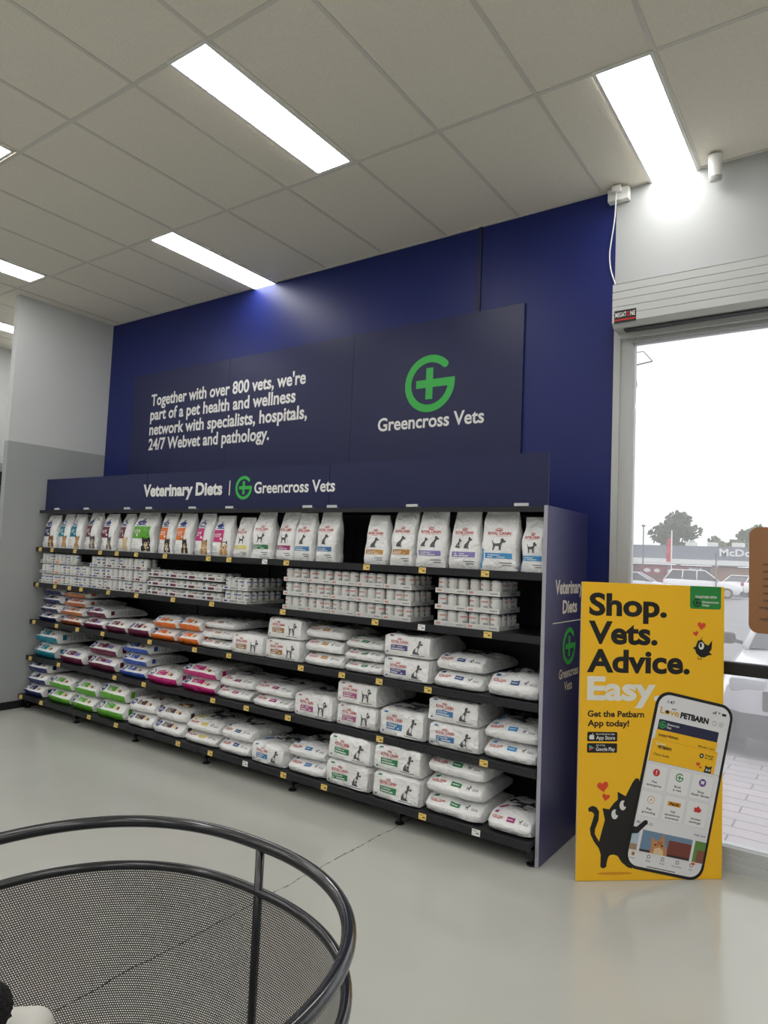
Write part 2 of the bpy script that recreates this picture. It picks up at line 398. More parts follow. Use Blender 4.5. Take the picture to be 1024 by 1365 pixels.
sh = empty('roller_shutter', (-1.262, WALL - 0.006, 3.16)); tag(sh, 'white roller shutter housing with ribbed front above the shop window', 'shutter')
w = MB()
prof = [(0.0, 0.0), (-0.02, 0.0), (-0.17, 0.0), (-0.2, 0.03)]
z = 0.03
for k in range(5):
    zt = z + 0.048; prof += [(-0.2, z + 0.003), (-0.2, zt - 0.003), (-0.196, zt)] ; z = zt
prof += [(-0.2, 0.275), (0.0, 0.275)]
L = XG2 + 1.262
vs_ = [(0, y, z) for y, z in prof] + [(L, y, z) for y, z in prof]; n = len(prof)
w.add(vs_, [(k, k + n, (k + 1) % n + n, (k + 1) % n) for k in range(n)] + [tuple(range(n)), tuple(reversed(range(n, 2 * n)))])
w.obj('housing', M_alu, sh)
w = MB(); w.box(0.06, L, -0.15, -0.1, -0.012, -0.0005); w.obj('shutter_slot', M_black, sh)
w = MB(); w.box(0.012, L, -0.06, -0.03, -0.03, -0.0005); w.obj('bottom_slat', M_alu, sh)
st = MB(); fr = plane_frame((0.018, -0.2003, 0.027), (1, 0, 0), (0, 0, 1))
st.box(0.014, 0.146, -0.2018, -0.2005, 0.022, 0.101, 0)
fr = plane_frame((0.014, -0.2020, 0.022), (1, 0, 0), (0, 0, 1), 0.0003)
text(st, 'MEGAT', fr, 0.006, 0.038, 0.027, 0.066, 1, 0.02); text(st, 'NE', fr, 0.098, 0.038, 0.027, 0.028, 1, 0.02)
st.poly(ell(0.085, 0.051, 0.011, 0.016, 14), fr, 2, 1); st.poly(ell(0.085, 0.051, 0.006, 0.010, 14), fr, 0, 2)
st.poly(rect(0.004, 0.128, 0.014, 0.024), fr, 2, 1)
st.obj('maker_sticker', [I_black, I_white, I_red], sh)['label'] = 'small black and red sticker'

# notice on glass, seen from behind
nt_ = empty('glass_notice', (-0.52, 4.43, 1.33)); tag(nt_, 'brown rounded notice stuck on the shop window, seen from behind', 'notice')
w = MB(); pl = rrect(0, 0.72, 0, 0.605, 0.05)
fr0 = plane_frame((0, 0, 0), (1, 0, 0), (0, 0, 1)); N = len(pl)
w.poly(pl, fr0, 0, 2); w.add([(a, 0.0008, b) for a, b in reversed(pl)], [tuple(range(N))])
w.add([(a, -0.0012, b) for a, b in pl] + [(a, 0.0008, b) for a, b in pl], [(k, k + N, (k + 1) % N + N, (k + 1) % N) for k in range(N)])
w.obj('notice_sheet', mat('brown_vinyl', srgb(150, 104, 66), 0.5), nt_)
w = MB()
for k in range(7): text(w, '00pm', fr0, 0.074 - (0.02 if k == 6 else 0), 0.385 - k * 0.041, 0.017, 0.075, 0, 0.01, layer=3, mirror=True)
text(w, 'am - 00pm', fr0, 0.055, 0.075, 0.016, 0.11, 0, 0.01, layer=3, mirror=True)
w.poly(rect(0.08, 0.62, 0.468, 0.472), fr0, 1, 3)
w.obj('lettering', [I_black, I_grey], nt_)

# power box with cable, motion sensor
pb_ = empty('power_box', (-1.289, WALL - 0.055, 4.062)); tag(pb_, 'white power outlet box at the top corner of the navy wall', 'power box')
w = MB(); w.bbox(-0.065, 0.07, 0.0, 0.055, 0.0, 0.085, 0.006); w.obj('box_body', M_white, pb_, True, auto=35)
w = MB(); w.bbox(-0.03, 0.03, -0.04, 0.0, 0.045, 0.085, 0.008); w.obj('plug', M_white, pb_, True, auto=35)
w = MB()
pts = [(-1.292, 4.33, 4.105), (-1.296, 4.335, 4.06), (-1.308, 4.36, 3.95), (-1.335, 4.38, 3.80), (-1.345, 4.388, 3.72), (-1.335, 4.388, 3.62), (-1.305, 4.385, 3.52), (-1.296, 4.38, 3.455)]
sm = []
for i in range(len(pts) - 1):
    for k in range(4):
        t = k / 4; a, b, c, d = [Vector(pts[max(0, min(len(pts) - 1, i + j))]) for j in (-1, 0, 1, 2)]
        sm.append(0.5 * ((2 * b) + (-a + c) * t + (2 * a - 5 * b + 4 * c - d) * t * t + (-a + 3 * b - 3 * c + d) * t ** 3))
sm.append(Vector(pts[-1]))
tag(w.tube(sm, 0.0045, 8).obj('power_cable', M_white, None, True), 'thin white cable hanging from the power box to the roller shutter', 'cable')
sn = empty('motion_sensor', (-0.70, 4.28, CEIL)); tag(sn, 'white cylindrical motion sensor under the ceiling above the shop window', 'sensor')
tl = Matrix.Rotation(math.radians(14), 4, 'X')
w = MB(); w.lathe([(0.02, -0.004), (0.036, -0.008), (0.038, -0.02), (0.038, -0.13)], 20, M=tl); w.obj('sensor_body', M_white, sn, True, auto=40)
w = MB(); w.lathe([(0.0372, -0.1305), (0.036, -0.15), (0.03, -0.158), (0.01, -0.16)], 20, M=tl); w.obj('sensor_lens', mat('frosted_lens', srgb(170, 170, 168), 0.3), sn, True, auto=40)

# ------------------------------------------------------------------ ceiling lights
def make_light():
    t = empty('ceiling_light')
    w = MB(); f = 0.018
    w.box(-0.298, -0.298 + f, -0.595, 0.595, -0.014, -0.0055); w.box(-f - 0.002, -0.002, -0.595, 0.595, -0.014, -0.0055)
    w.box(-0.298 + f, -f - 0.002, -0.595, -0.595 + f, -0.014, -0.0055); w.box(-0.298 + f, -f - 0.002, 0.595 - f, 0.595, -0.014, -0.0055)
    w.obj('light_frame', M_white, t)
    w = MB(); w.box(-0.278, -0.022, -0.575, 0.575, -0.012, -0.006); w.obj('diffuser', M_lamp, t)
    return t
proto = make_light(); first = True
def light_at(x, y, label):
    global first
    if first: proto.location = (x, y, CEIL); o = proto; first = False
    else: o = copy_tree(proto, (x, y, CEIL))
    tag(o, label, 'light', 'recessed ceiling lights')
RC = [WALL - 0.577 - 1.2 * k + (0.022 if k == 0 else 0.022) for k in range(10)]
vis = {(0, 0, 3): 'long ceiling light panel touching the navy wall', (0, 0, -3): 'ceiling light panel above the shop window beside the white sensor',
       (1, 0, 0): 'large ceiling light panel nearest the camera above the wall sign', (1, 0, 6): 'ceiling light panel at the left edge short of the grey stub wall',
       (2, 0, 3): 'ceiling light panel cut by the left photo edge, nearest of those there', (0, 0, 9): 'ceiling light panel in the alcove past the grey stub wall'}
for r in range(9):
    for c in range(-10, 11):
        if (c - (3 if r % 2 == 0 else 0)) % 6: continue
        x = x0g - 0.6 * c
        if x - 0.3 < XB or x > XR - 0.05 or RC[r] - 0.6 < YB: continue
        lb = vis.get((r, 0, c))
        light_at(x, RC[r] - 0.02, lb or 'recessed white ceiling light panel over the shop floor behind the camera')

# ------------------------------------------------------------------ wall sign
sg = empty('wall_sign', (0, 0, 0)); tag(sg, 'wide navy sign on the blue wall about pet health, with green cross logo', 'sign')
XJ = [-6.46, -4.945, -3.445, -1.932]
for k in range(3):
    MB().box(XJ[k] + 0.0015, XJ[k + 1] - 0.0015, 4.381, 4.398, 2.28, 3.505).obj('sign_board', M_navyboard, sg)
fr = XZ(4.3808); w = MB()
for s, z, xr in (("Together with over 800 vets, we're", 3.157, -3.965), ('part of a pet health and wellness', 3.003, -4.075), ('network with specialists, hospitals,', 2.845, -3.93), ('24/7 Webvet and pathology.', 2.686, -4.376)):
    w = MB(); text(w, s, fr, -6.135, z, 0.115, xr + 6.135, 0, 0.026, res=3); w.obj('lettering', I_white, sg)
w = MB(); text(w, 'Greencross Vets', fr, -3.167, 2.674, 0.10, 0.945, 0, 0.022, res=3); w.obj('brand_lettering', I_white, sg)
w = MB(); leaf_logo(w, fr, -2.697, 3.012, 0.222); w.obj('logo', I_green, sg)

# ------------------------------------------------------------------ gondola shelving
GX = [-6.93 + 0.91 * k for k in range(7)]; GX[-1] = -1.472
gd = empty('gondola_shelving', (-4.2, 4.0, 0)); gd.location = (0, 0, 0)
tag(gd, 'long black six-bay shelving unit stocked with pet food along the navy wall', 'shelving')
SH = [(2.0, 3.70), (1.62, 3.69), (1.262, 3.69), (0.885, 3.68), (0.525, 3.67), (0.145, 3.62)]
for k in range(6):
    a, b = GX[k], GX[k + 1]
    MB().box(a + 0.012, b - 0.012, 4.300, 4.312, 0.10, 2.0).obj('back_panel', M_peg, gd)
    for i, (z, y) in enumerate(SH):
        w = MB(); th = 0.028 if i else 0.011
        w.box(a + 0.003, b - 0.003, y + 0.014, 4.292, z - th, z - 0.001)
        w.obj('shelf', M_blackmetal, gd)
        hgt = 0.044 if i else 0.03
        w = MB(); w.add([(a + 0.001, y, z - hgt), (b - 0.001, y, z - hgt), (b - 0.001, y, z), (a + 0.001, y, z), (a + 0.001, y + 0.013, z - hgt), (b - 0.001, y + 0.013, z - hgt), (b - 0.001, y + 0.013, z + 0.001), (a + 0.001, y + 0.013, z + 0.001)],
                         [(0, 1, 2, 3), (5, 4, 7, 6), (3, 2, 6, 7), (0, 4, 5, 1), (0, 3, 7, 4), (1, 5, 6, 2)])
        w.obj('price_rail', M_rail, gd)
for k in range(7):
    x = GX[k]
    MB().box(x - 0.011, x + 0.011, 4.314, 4.36, 0.0, 2.0).obj('upright', M_blackmetal, gd)
    xf = x + (0.0 if 0 < k < 6 else (0.03 if k == 0 else -0.025))
    ft = MB(); ft.box(xf - 0.02, xf + 0.02, 3.68, 4.29, 0.045, 0.098); fo = ft.obj('base_leg', M_blackmetal, gd)
    w = MB(); w.lathe([(0.03, 0.0), (0.03, 0.008), (0.012, 0.014), (0.012, 0.046)], 14, M=Matrix.Translation((xf, 3.71, 0))); w.obj('levelling_foot', M_black, fo)
w = MB(); w.box(-1.510, -1.475, 3.66, 3.70, 0.045, 0.098); w.obj('base_bracket', M_blackmetal, gd)
ep = MB().box(-1.468, -1.450, 3.688, 4.392, 0.003, 2.006).obj('end_panel', M_navyend, gd)
MB().box(-1.4695, -1.4485, 3.683, 3.688, 0.003, 2.006).obj('edge_strip', mat('pale_board_edge', srgb(168, 166, 176), 0.5), ep)
fr = plane_frame((-1.4498, 0, 0), (0, 1, 0), (0, 0, 1)); w = MB()
text(w, 'Veterinary', fr, 3.838, 1.500, 0.078, 0.47, 0, 0.03, res=3); text(w, 'Diets', fr, 3.965, 1.383, 0.074, 0.252, 0, 0.03, res=3); w.obj('lettering', I_white, ep)
w = MB(); w.poly(rect(3.81, 4.33, 1.327, 1.333), fr); w.obj('divider_line', I_white, ep)
w = MB(); text(w, 'Greencross', fr, 3.93, 0.996, 0.054, 0.33, 0, 0.02, res=3); text(w, 'Vets', fr, 4.022, 0.918, 0.052, 0.135, 0, 0.02, res=3)
w.obj('brand_lettering', I_white, ep)
w = MB(); leaf_logo(w, fr, 4.092, 1.18, 0.112); w.obj('logo', I_green, ep)

hd = empty('header_sign', (0, 0, 0)); tag(hd, 'navy header sign along the top of the shelving reading Veterinary Diets', 'sign')
HJ = [-6.95, -5.256, -3.133, -1.478]
for k in range(3): MB().box(HJ[k] + 0.002, HJ[k + 1] - 0.002, 3.766, 3.776, 2.0025, 2.326).obj('header_board', M_navyboard, hd)
fr = XZ(3.7658); w = MB()
text(w, 'Veterinary Diets', fr, -5.305, 2.125, 0.100, 1.045, 0, 0.04, res=3); w.obj('lettering', I_white, hd)
w = MB(); w.poly(rect(-4.180, -4.168, 2.115, 2.235), fr); w.obj('divider_line', I_white, hd)
w = MB(); text(w, 'Greencross Vets', fr, -3.892, 2.127, 0.085, 0.815, 0, 0.022, res=3); w.obj('brand_lettering', I_white, hd)
w = MB(); leaf_logo(w, fr, -4.012, 2.173, 0.094); w.obj('logo', I_green, hd)
mc = mat('clear_clip_plastic', srgb(200, 202, 206), 0.3)
for x in (-6.62, -6.1, -5.45, -5.13, -4.55, -4.10, -3.28, -3.05, -2.38, -1.62):
    w = MB(); w.box(x - 0.045, x + 0.045, 3.706, 3.762, 2.0012, 2.004); w.box(x - 0.045, x + 0.045, 3.706, 3.7085, 2.0012, 2.022); w.obj('board_clip', mc, hd)

# ------------------------------------------------------------------ pet food bags
def bag_plastic(name, r, g, b, rough=0.33):
    return mat(name, srgb(r, g, b), rough, spec=0.55, crinkle=0.5)
B_white = bag_plastic('white_bag_film', 243, 243, 243)
B_col = {
    'navy': bag_plastic('navy_bag_film', 34, 42, 96), 'teal': bag_plastic('teal_bag_film', 24, 128, 150), 'maroon': bag_plastic('maroon_bag_film', 104, 26, 62),
    'orange': bag_plastic('orange_bag_film', 232, 116, 36), 'rust': bag_plastic('rust_bag_film', 190, 108, 62), 'green': bag_plastic('green_bag_film', 92, 168, 46),
    'pink': bag_plastic('pink_bag_film', 200, 36, 122), 'blue': bag_plastic('royal_blue_bag_film', 44, 82, 176), 'brown': bag_plastic('brown_bag_film', 84, 54, 40),
    'yellow': bag_plastic('yellow_bag_film', 226, 206, 76), 'lilac': bag_plastic('lilac_bag_film', 140, 128, 190), 'violet': bag_plastic('violet_bag_film', 84, 76, 140), 'sky': bag_plastic('sky_blue_bag_film', 66, 152, 214),
    'steel': bag_plastic('steel_blue_bag_film', 60, 124, 180), 'gold': bag_plastic('gold_bag_film', 196, 140, 60), 'tan': bag_plastic('tan_bag_film', 172, 124, 74),
    'forest': bag_plastic('forest_green_bag_film', 44, 132, 80), 'rose': bag_plastic('rose_bag_film', 180, 92, 142), 'magenta': bag_plastic('magenta_bag_film', 158, 36, 112), 'slate': bag_plastic('slate_blue_bag_film', 52, 84, 140),
}
FUR = {'tan': ink('tan_fur_print', 196, 150, 98), 'dark': ink('dark_fur_print', 52, 44, 42), 'grey': ink('grey_fur_print', 110, 108, 108), 'cream': ink('cream_fur_print', 226, 200, 160), 'brown': ink('brown_fur_print', 130, 88, 54)}

def nz(p, s, seed): return noise.noise(Vector((p[0] * s + seed * 3.1, p[1] * s + seed * 1.7, p[2] * s - seed * 2.3)))
def dens(poly_, step):
    """add points along a polyline so long runs can wrinkle"""
    out = []
    for i in range(len(poly_) - 1):
        (a, b, m), (c, d, m2) = poly_[i], poly_[i + 1]
        n = max(1, int(math.hypot(c - a, d - b) / step))
        for k in range(n): out.append((a + (c - a) * k / n, b + (d - b) * k / n, m))
    return out

class LyingBag:
    """a bag lying on its back: its bottom end faces the aisle (-y); origin at the middle of the front lower edge"""
    def __init__(s, w, h, L, kind, seed):
        s.w, s.h, s.L, s.kind, s.seed = w, h, L, kind, seed
        if kind == 'gusset':
            s.pan = ((0.003, 0.48 * h), (0.075, 0.95 * h))
            s.prof = [(L - 0.05, 0, 0), (0.05, 0, 1), (0.022, 0.04 * h, 1), (0.0, 0.42 * h, 1), (0.003, 0.48 * h, 0), (0.075, 0.95 * h, 0), (0.11, h, 0), (0.3, h, 0), (L - 0.12, 0.9 * h, 0), (L - 0.03, 0.55 * h, 0), (L, 0.3 * h, 0), (L - 0.01, 0.06 * h, 0), (L - 0.05, 0, 0)]
            s.low = ((0.025, 0.08 * h), (0.0, 0.34 * h))
        elif kind == 'block':
            s.pan = ((0.0, 0.06 * h), (0.006, 0.90 * h))
            s.prof = [(L - 0.05, 0, 0), (0.02, 0, 0), (0.0, 0.06 * h, 0), (0.006, 0.90 * h, 0), (0.03, 0.97 * h, 0), (0.12, h, 0), (0.3, 0.99 * h, 0), (L - 0.12, 0.86 * h, 0), (L - 0.03, 0.5 * h, 0), (L, 0.25 * h, 0), (L - 0.01, 0.05 * h, 0), (L - 0.05, 0, 0)]
        else:
            s.pan = ((0.003, 0.46 * h), (0.07, 0.92 * h))
            s.prof = [(L - 0.05, 0, 0), (0.05, 0, 0), (0.012, 0.08 * h, 0), (0.0, 0.40 * h, 0), (0.003, 0.46 * h, 0), (0.07, 0.92 * h, 0), (0.13, h, 0), (0.34, 0.98 * h, 0), (L - 0.1, 0.8 * h, 0), (L - 0.02, 0.45 * h, 0), (L, 0.25 * h, 0), (L - 0.01, 0.05 * h, 0), (L - 0.05, 0, 0)]
    def warp(s, xn, y, z, out=0.0, nrm=(0, -1, 0)):
        h, L = s.h, s.L
        e = abs(xn)
        kz = {'gusset': 0.22, 'block': 0.11, 'flat': 0.22}[s.kind] * e ** {'gusset': 5, 'block': 12, 'flat': 6}[s.kind]
        zc = 0.36 * h
        z2 = zc + (z - zc) * (1 - kz) if z > zc else z + (zc - z) * kz * 0.4
        y2 = y + (0.022 if s.kind != 'block' else 0.010) * e ** 6 * max(0, 1 - y / 0.2)
        x = xn * s.w / 2 * (1 - 0.05 * max(0, y - 0.1) / L)
        if z2 > 0.03 * h:
            q = min(1, z2 / h)
            p = (x, y2, z2)
            a = nz(p, 7, s.seed) * 0.020 + (0.5 - abs(nz(p, 13, s.seed + 5))) * 0.010 + nz(p, 26, s.seed + 3) * 0.007
            z2 -= abs(a) * q * 1.1 * (0.35 + min(1, y2 / 0.12))
            y2 += (nz(p, 8, s.seed + 9) * 0.010 + nz(p, 20, s.seed + 1) * 0.004 + 0.006) * max(0, 1 - y2 / 0.15)
            x += nz(p, 9, s.seed + 2) * 0.011 * e * q - 0.007 * e * (1 if x > 0 else -1)
        n = Vector(nrm) * out
        return (x + n[0], y2 + n[1], z2 + n[2])
    def body(s):
        mb = MB(); P = dens(s.prof, 0.034); n = len(P)
        X = [-1, -0.97, -0.9, -0.78, -0.6, -0.4, -0.2, 0, 0.2, 0.4, 0.6, 0.78, 0.9, 0.97, 1]
        vs_ = [s.warp(x, y, z) for x in X for y, z, m in P]
        fs = []; ms = []
        for i in range(len(X) - 1):
            for k in range(n):
                fs.append((i * n + k, i * n + (k + 1) % n, (i + 1) * n + (k + 1) % n, (i + 1) * n + k)); ms.append(P[k][2])
        fs.append(tuple(reversed(range(n)))); fs.append(tuple((len(X) - 1) * n + k for k in range(n))); ms += [0, 0]
        mb.v = vs_; mb.f = [tuple(reversed(f)) for f in fs]; mb.m = ms
        return mb
    def front(s):
        (ya, za), (yb, zb) = s.pan
        d = Vector((0, yb - ya, zb - za)).normalized(); nr = Vector((0, -d.z, d.y))
        return lambda a, b, l=1: s.warp(a * 2 - 1, ya + (yb - ya) * b, za + (zb - za) * b, 0.0012 + 0.0005 * l, nr)
    def top(s):
        return lambda a, b, l=1: s.warp(a * 2 - 1, 0.10 + (s.L - 0.25) * b, s.h * (0.985 if b < .6 else 0.985 - 0.1 * (b - .6)), 0.0042 + 0.0005 * l, (0, 0, 1))
    def side(s):
        f = 0.94
        return lambda a, b, l=1: (s.w / 2 * 0.985 + 0.001 * l, 0.05 + a * s.L * 0.8, 0.15 * s.h + 0.58 * s.h * b)

def grid_rect(mb, fr, x0, x1, y0, y1, mi=0, layer=1, nx=6, ny=3):
    vs_ = [fr(x0 + (x1 - x0) * i / nx, y0 + (y1 - y0) * j / ny, layer) for j in range(ny + 1) for i in range(nx + 1)]
    fs = [(j * (nx + 1) + i, j * (nx + 1) + i + 1, (j + 1) * (nx + 1) + i + 1, (j + 1) * (nx + 1) + i) for j in range(ny) for i in range(nx)]
    mb.add(vs_, fs, mi)
# standing dog seen from the side, in a unit square
DOG = [(0.05, 0.0), (0.17, 0.0), (0.19, 0.22), (0.26, 0.36), (0.5, 0.33), (0.55, 0.0), (0.67, 0.0), (0.68, 0.4), (0.76, 0.62), (0.96, 0.66), (1.0, 0.76), (0.86, 0.84), (0.8, 0.98), (0.68, 1.0), (0.6, 0.86), (0.62, 0.68), (0.52, 0.58), (0.2, 0.55), (0.08, 0.62), (0.0, 0.82), (-0.04, 0.8), (0.04, 0.52), (0.08, 0.3)]
SITDOG = [(0.0, 0.0), (0.6, 0.0), (0.62, 0.06), (0.5, 0.1), (0.52, 0.42), (0.66, 0.66), (0.86, 0.68), (0.9, 0.78), (0.74, 0.86), (0.68, 0.98), (0.54, 1.0), (0.46, 0.86), (0.46, 0.7), (0.3, 0.52), (0.12, 0.36), (0.02, 0.2)]
def shape(mb, pts, fr, x, y, w, h, mi=0, layer=1): mb.poly([(x + a * w, y + b * h) for a, b in pts], fr, mi, layer)
def dog_face(mb, fr, x, y, w, h, layer=2, base=0, dark=1, pale=2):
    """a photographed dog's head and chest: base, dark, pale inks"""
    mb.poly([(x + w * a, y + h * b) for a, b in ((0.1, 0), (0.95, 0), (0.9, 0.3), (0.72, 0.5), (0.3, 0.5), (0.12, 0.28))], fr, base, layer)
    mb.poly(ell(x + w * 0.5, y + h * 0.62, w * 0.34, h * 0.3, 16), fr, base, layer + 0.3)
    mb.poly([(x + w * a, y + h * b) for a, b in ((0.16, 0.72), (0.36, 0.84), (0.2, 1.0))], fr, dark, layer + 0.5)
    mb.poly([(x + w * a, y + h * b) for a, b in ((0.64, 0.84), (0.84, 0.72), (0.82, 1.0))], fr, dark, layer + 0.5)
    mb.poly(ell(x + w * 0.5, y + h * 0.46, w * 0.17, h * 0.16, 12), fr, pale, layer + 0.6)
    mb.poly(ell(x + w * 0.5, y + h * 0.52, w * 0.07, h * 0.05, 8), fr, dark, layer + 0.9)
    for sx in (0.36, 0.64): mb.poly(ell(x + w * sx, y + h * 0.68, w * 0.05, h * 0.04, 8), fr, dark, layer + 0.9)
    mb.poly([(x + w * a, y + h * b) for a, b in ((0.36, 0), (0.66, 0), (0.58, 0.28), (0.44, 0.28))], fr, pale, layer + 0.5)

def dress_lying(root, bag, brand, colr, variant):
    cm = B_col[colr]; fr = bag.front(); w = bag.w
    if brand == 'H':
        a = MB(); a.poly(ell(0.15, 0.48, 0.095, 0.36, 18), fr, 0, 1); text(a, "Hill's", fr, 0.075, 0.34, 0.28, 0.15, 1, 0.02, layer=2)
        grid_rect(a, fr, 0.06, 0.24, 0.04, 0.10, 2, 1, 2, 1)
        a.obj('brand_logo', [I_bluelogo, I_white, I_grey], root)
        a = MB(); grid_rect(a, fr, 0.31, 0.64, 0.26, 0.80, 0, 1)
        text(a, 'Prescription', fr, 0.35, 0.63, 0.09, 0.18, 1, 0.01, layer=2); text(a, 'Diet', fr, 0.35, 0.43, 0.14, 0.11, 1, 0.02, layer=2); grid_rect(a, fr, 0.35, 0.50, 0.32, 0.37, 1, 2, 2, 1)
        lm = [cm, I_white]
        a.obj('label', lm, root)
        a = MB()
        if variant == 'patch':
            grid_rect(a, fr, 0.65, 0.85, 0.26, 0.66, 0, 1, 3, 2); a.obj('accent_patch', B_col['lilac'], root)
        else:
            a.poly(ell(0.72, 0.5, 0.05, 0.22, 14), fr, 0, 1); a.poly(ell(0.80, 0.46, 0.04, 0.18, 12), fr, 1, 1.4); a.obj('food_picture', [FUR['cream'], FUR['brown']], root)
        sd = bag.side(); a = MB()
        a.poly(rect(0.10, 0.19, 0.2, 0.85), sd, 0, 1)
        for k in range(12):
            xx = 0.22 + k * 0.062; a.poly(rect(xx, xx + 0.02 + 0.012 * (k % 3), 0.12, 0.85), sd, 1, 1)
        a.obj('side_print', [cm, I_lgrey], root)
        if variant == 'kibble':
            tp = bag.top(); a = MB()
            for k, (x, y, r) in enumerate(((0.5, 0.12, 0.09), (0.64, 0.18, 0.1), (0.55, 0.26, 0.09), (0.72, 0.3, 0.1), (0.4, 0.22, 0.07), (0.8, 0.16, 0.07), (0.62, 0.38, 0.08))):
                a.poly(ell(x, y, r, r * 0.7, 12), tp, k % 3, 1 + 0.2 * k)
            a.obj('food_picture', [FUR['brown'], FUR['cream'], FUR['dark']], root)
    else:
        if bag.kind == 'block':
            a = MB(); text(a, 'ROYAL CANIN', fr, 0.16, 0.60, 0.135, 0.37, 0, 0.025, layer=1); a.poly(ell(0.345, 0.79, 0.05, 0.02, 10), fr, 0, 1)
            for k in range(5): a.poly(ell(0.305 + 0.02 * k, 0.83 + 0.03 * (1 - abs(k - 2) / 2), 0.008, 0.025, 6), fr, 0, 1)
            a.poly([(0.14, 0.565), (0.345, 0.54), (0.55, 0.565), (0.345, 0.553)], fr, 0, 1)
            a.obj('brand_logo', [I_red], root)
            a = MB(); grid_rect(a, fr, 0.16, 0.53, 0.23, 0.50, 0, 1, 5, 2); text(a, 'VETERINARY', fr, 0.18, 0.38, 0.075, 0.24, 1, 0.02, layer=2); grid_rect(a, fr, 0.18, 0.46, 0.28, 0.33, 1, 2, 2, 1)
            a.obj('label', [cm, I_white], root)
            a = MB(); shape(a, SITDOG if variant != 'stand' else DOG, fr, 0.65, 0.13, 0.24, 0.70, 0); a.poly(ell(0.735, 0.36, 0.03, 0.13, 10), fr, 1, 2); a.poly(ell(0.80, 0.52, 0.012, 0.09, 8), fr, 1, 2); a.poly(ell(0.825, 0.70, 0.014, 0.05, 8), fr, 1, 2)
            a.obj('dog_drawing', [ink('sketch_ink', 84, 84, 88), ink('pale_sketch_print', 222, 222, 222)], root)
            a = MB(); grid_rect(a, fr, 0.60, 0.9, 0.06, 0.09, 0, 1, 3, 1); grid_rect(a, fr, 0.06, 0.1, 0.08, 0.15, 1, 1, 1, 1)
        else:
            a = MB(); text(a, 'ROYAL CANIN', fr, 0.08, 0.40, 0.2, 0.26, 0, 0.02); grid_rect(a, fr, 0.1, 0.28, 0.34, 0.38, 0, 1, 2, 1); a.obj('brand_logo', [I_red], root)
            a = MB(); grid_rect(a, fr, 0.44, 0.62, 0.28, 0.66, 0, 1, 3, 2); grid_rect(a, fr, 0.46, 0.58, 0.44, 0.5, 1, 2, 2, 1); a.obj('label', [cm, I_white], root)
            a = MB(); shape(a, DOG, fr, 0.72, 0.3, 0.07, 0.42, 0); a.obj('dog_drawing', [ink('sketch_ink', 84, 84, 88)], root)
            a = MB(); grid_rect(a, fr, 0.82, 0.93, 0.36, 0.42, 0, 1, 2, 1); grid_rect(a, fr, 0.82, 0.93, 0.5, 0.53, 0, 1, 2, 1)
        tp = bag.top()
        pts = [(0.10, -0.02), (0.19, -0.02), (0.30, 0.20), (0.22, 0.20)]
        a.poly(pts, tp, 1, 1); a.poly([(0.10, 0.80 if bag.kind == 'flat' else 0.93), (0.19, 0.80 if bag.kind == 'flat' else 0.93), (0.21, 1.0), (0.12, 1.0)], fr, 1, 1)
        for k in range(4): a.poly([(0.36, 0.14 + 0.07 * k), (0.8 - 0.07 * (k % 2), 0.14 + 0.07 * k), (0.8 - 0.07 * (k % 2), 0.16 + 0.07 * k), (0.36, 0.16 + 0.07 * k)], tp, 0, 1)
        a.obj('small_print', [I_grey, B_col['forest'] if colr == 'forest' else cm], root)
        a = MB(); shape(a, [(y_, x_) for x_, y_ in DOG] if bag.seed % 2 else DOG, tp, 0.30, 0.18, 0.5, 0.5, 0, 1.5); a.poly([(0.12, 0.45), (0.3, 0.42), (0.28, 0.75), (0.1, 0.8)], tp, 0, 1.2); a.obj('top_print', [ink('charcoal_print', 58, 60, 66)], root)

def lying_bag(x, y, z, w, h, kind, brand, colr, label, seed, variant='', rz=0.0, L=None, group=None):
    t = empty('dog_food_bag', (x, y, z), rz)
    tag(t, label, 'bag', group)
    bag = LyingBag(w, h, L or (0.56 - 0.03 * (seed % 3)), kind, seed)
    mb = bag.body(); mb.obj('bag_body', [B_white, B_col[colr]], t, True, auto=60)
    dress_lying(t, bag, brand, colr, variant)
    return t

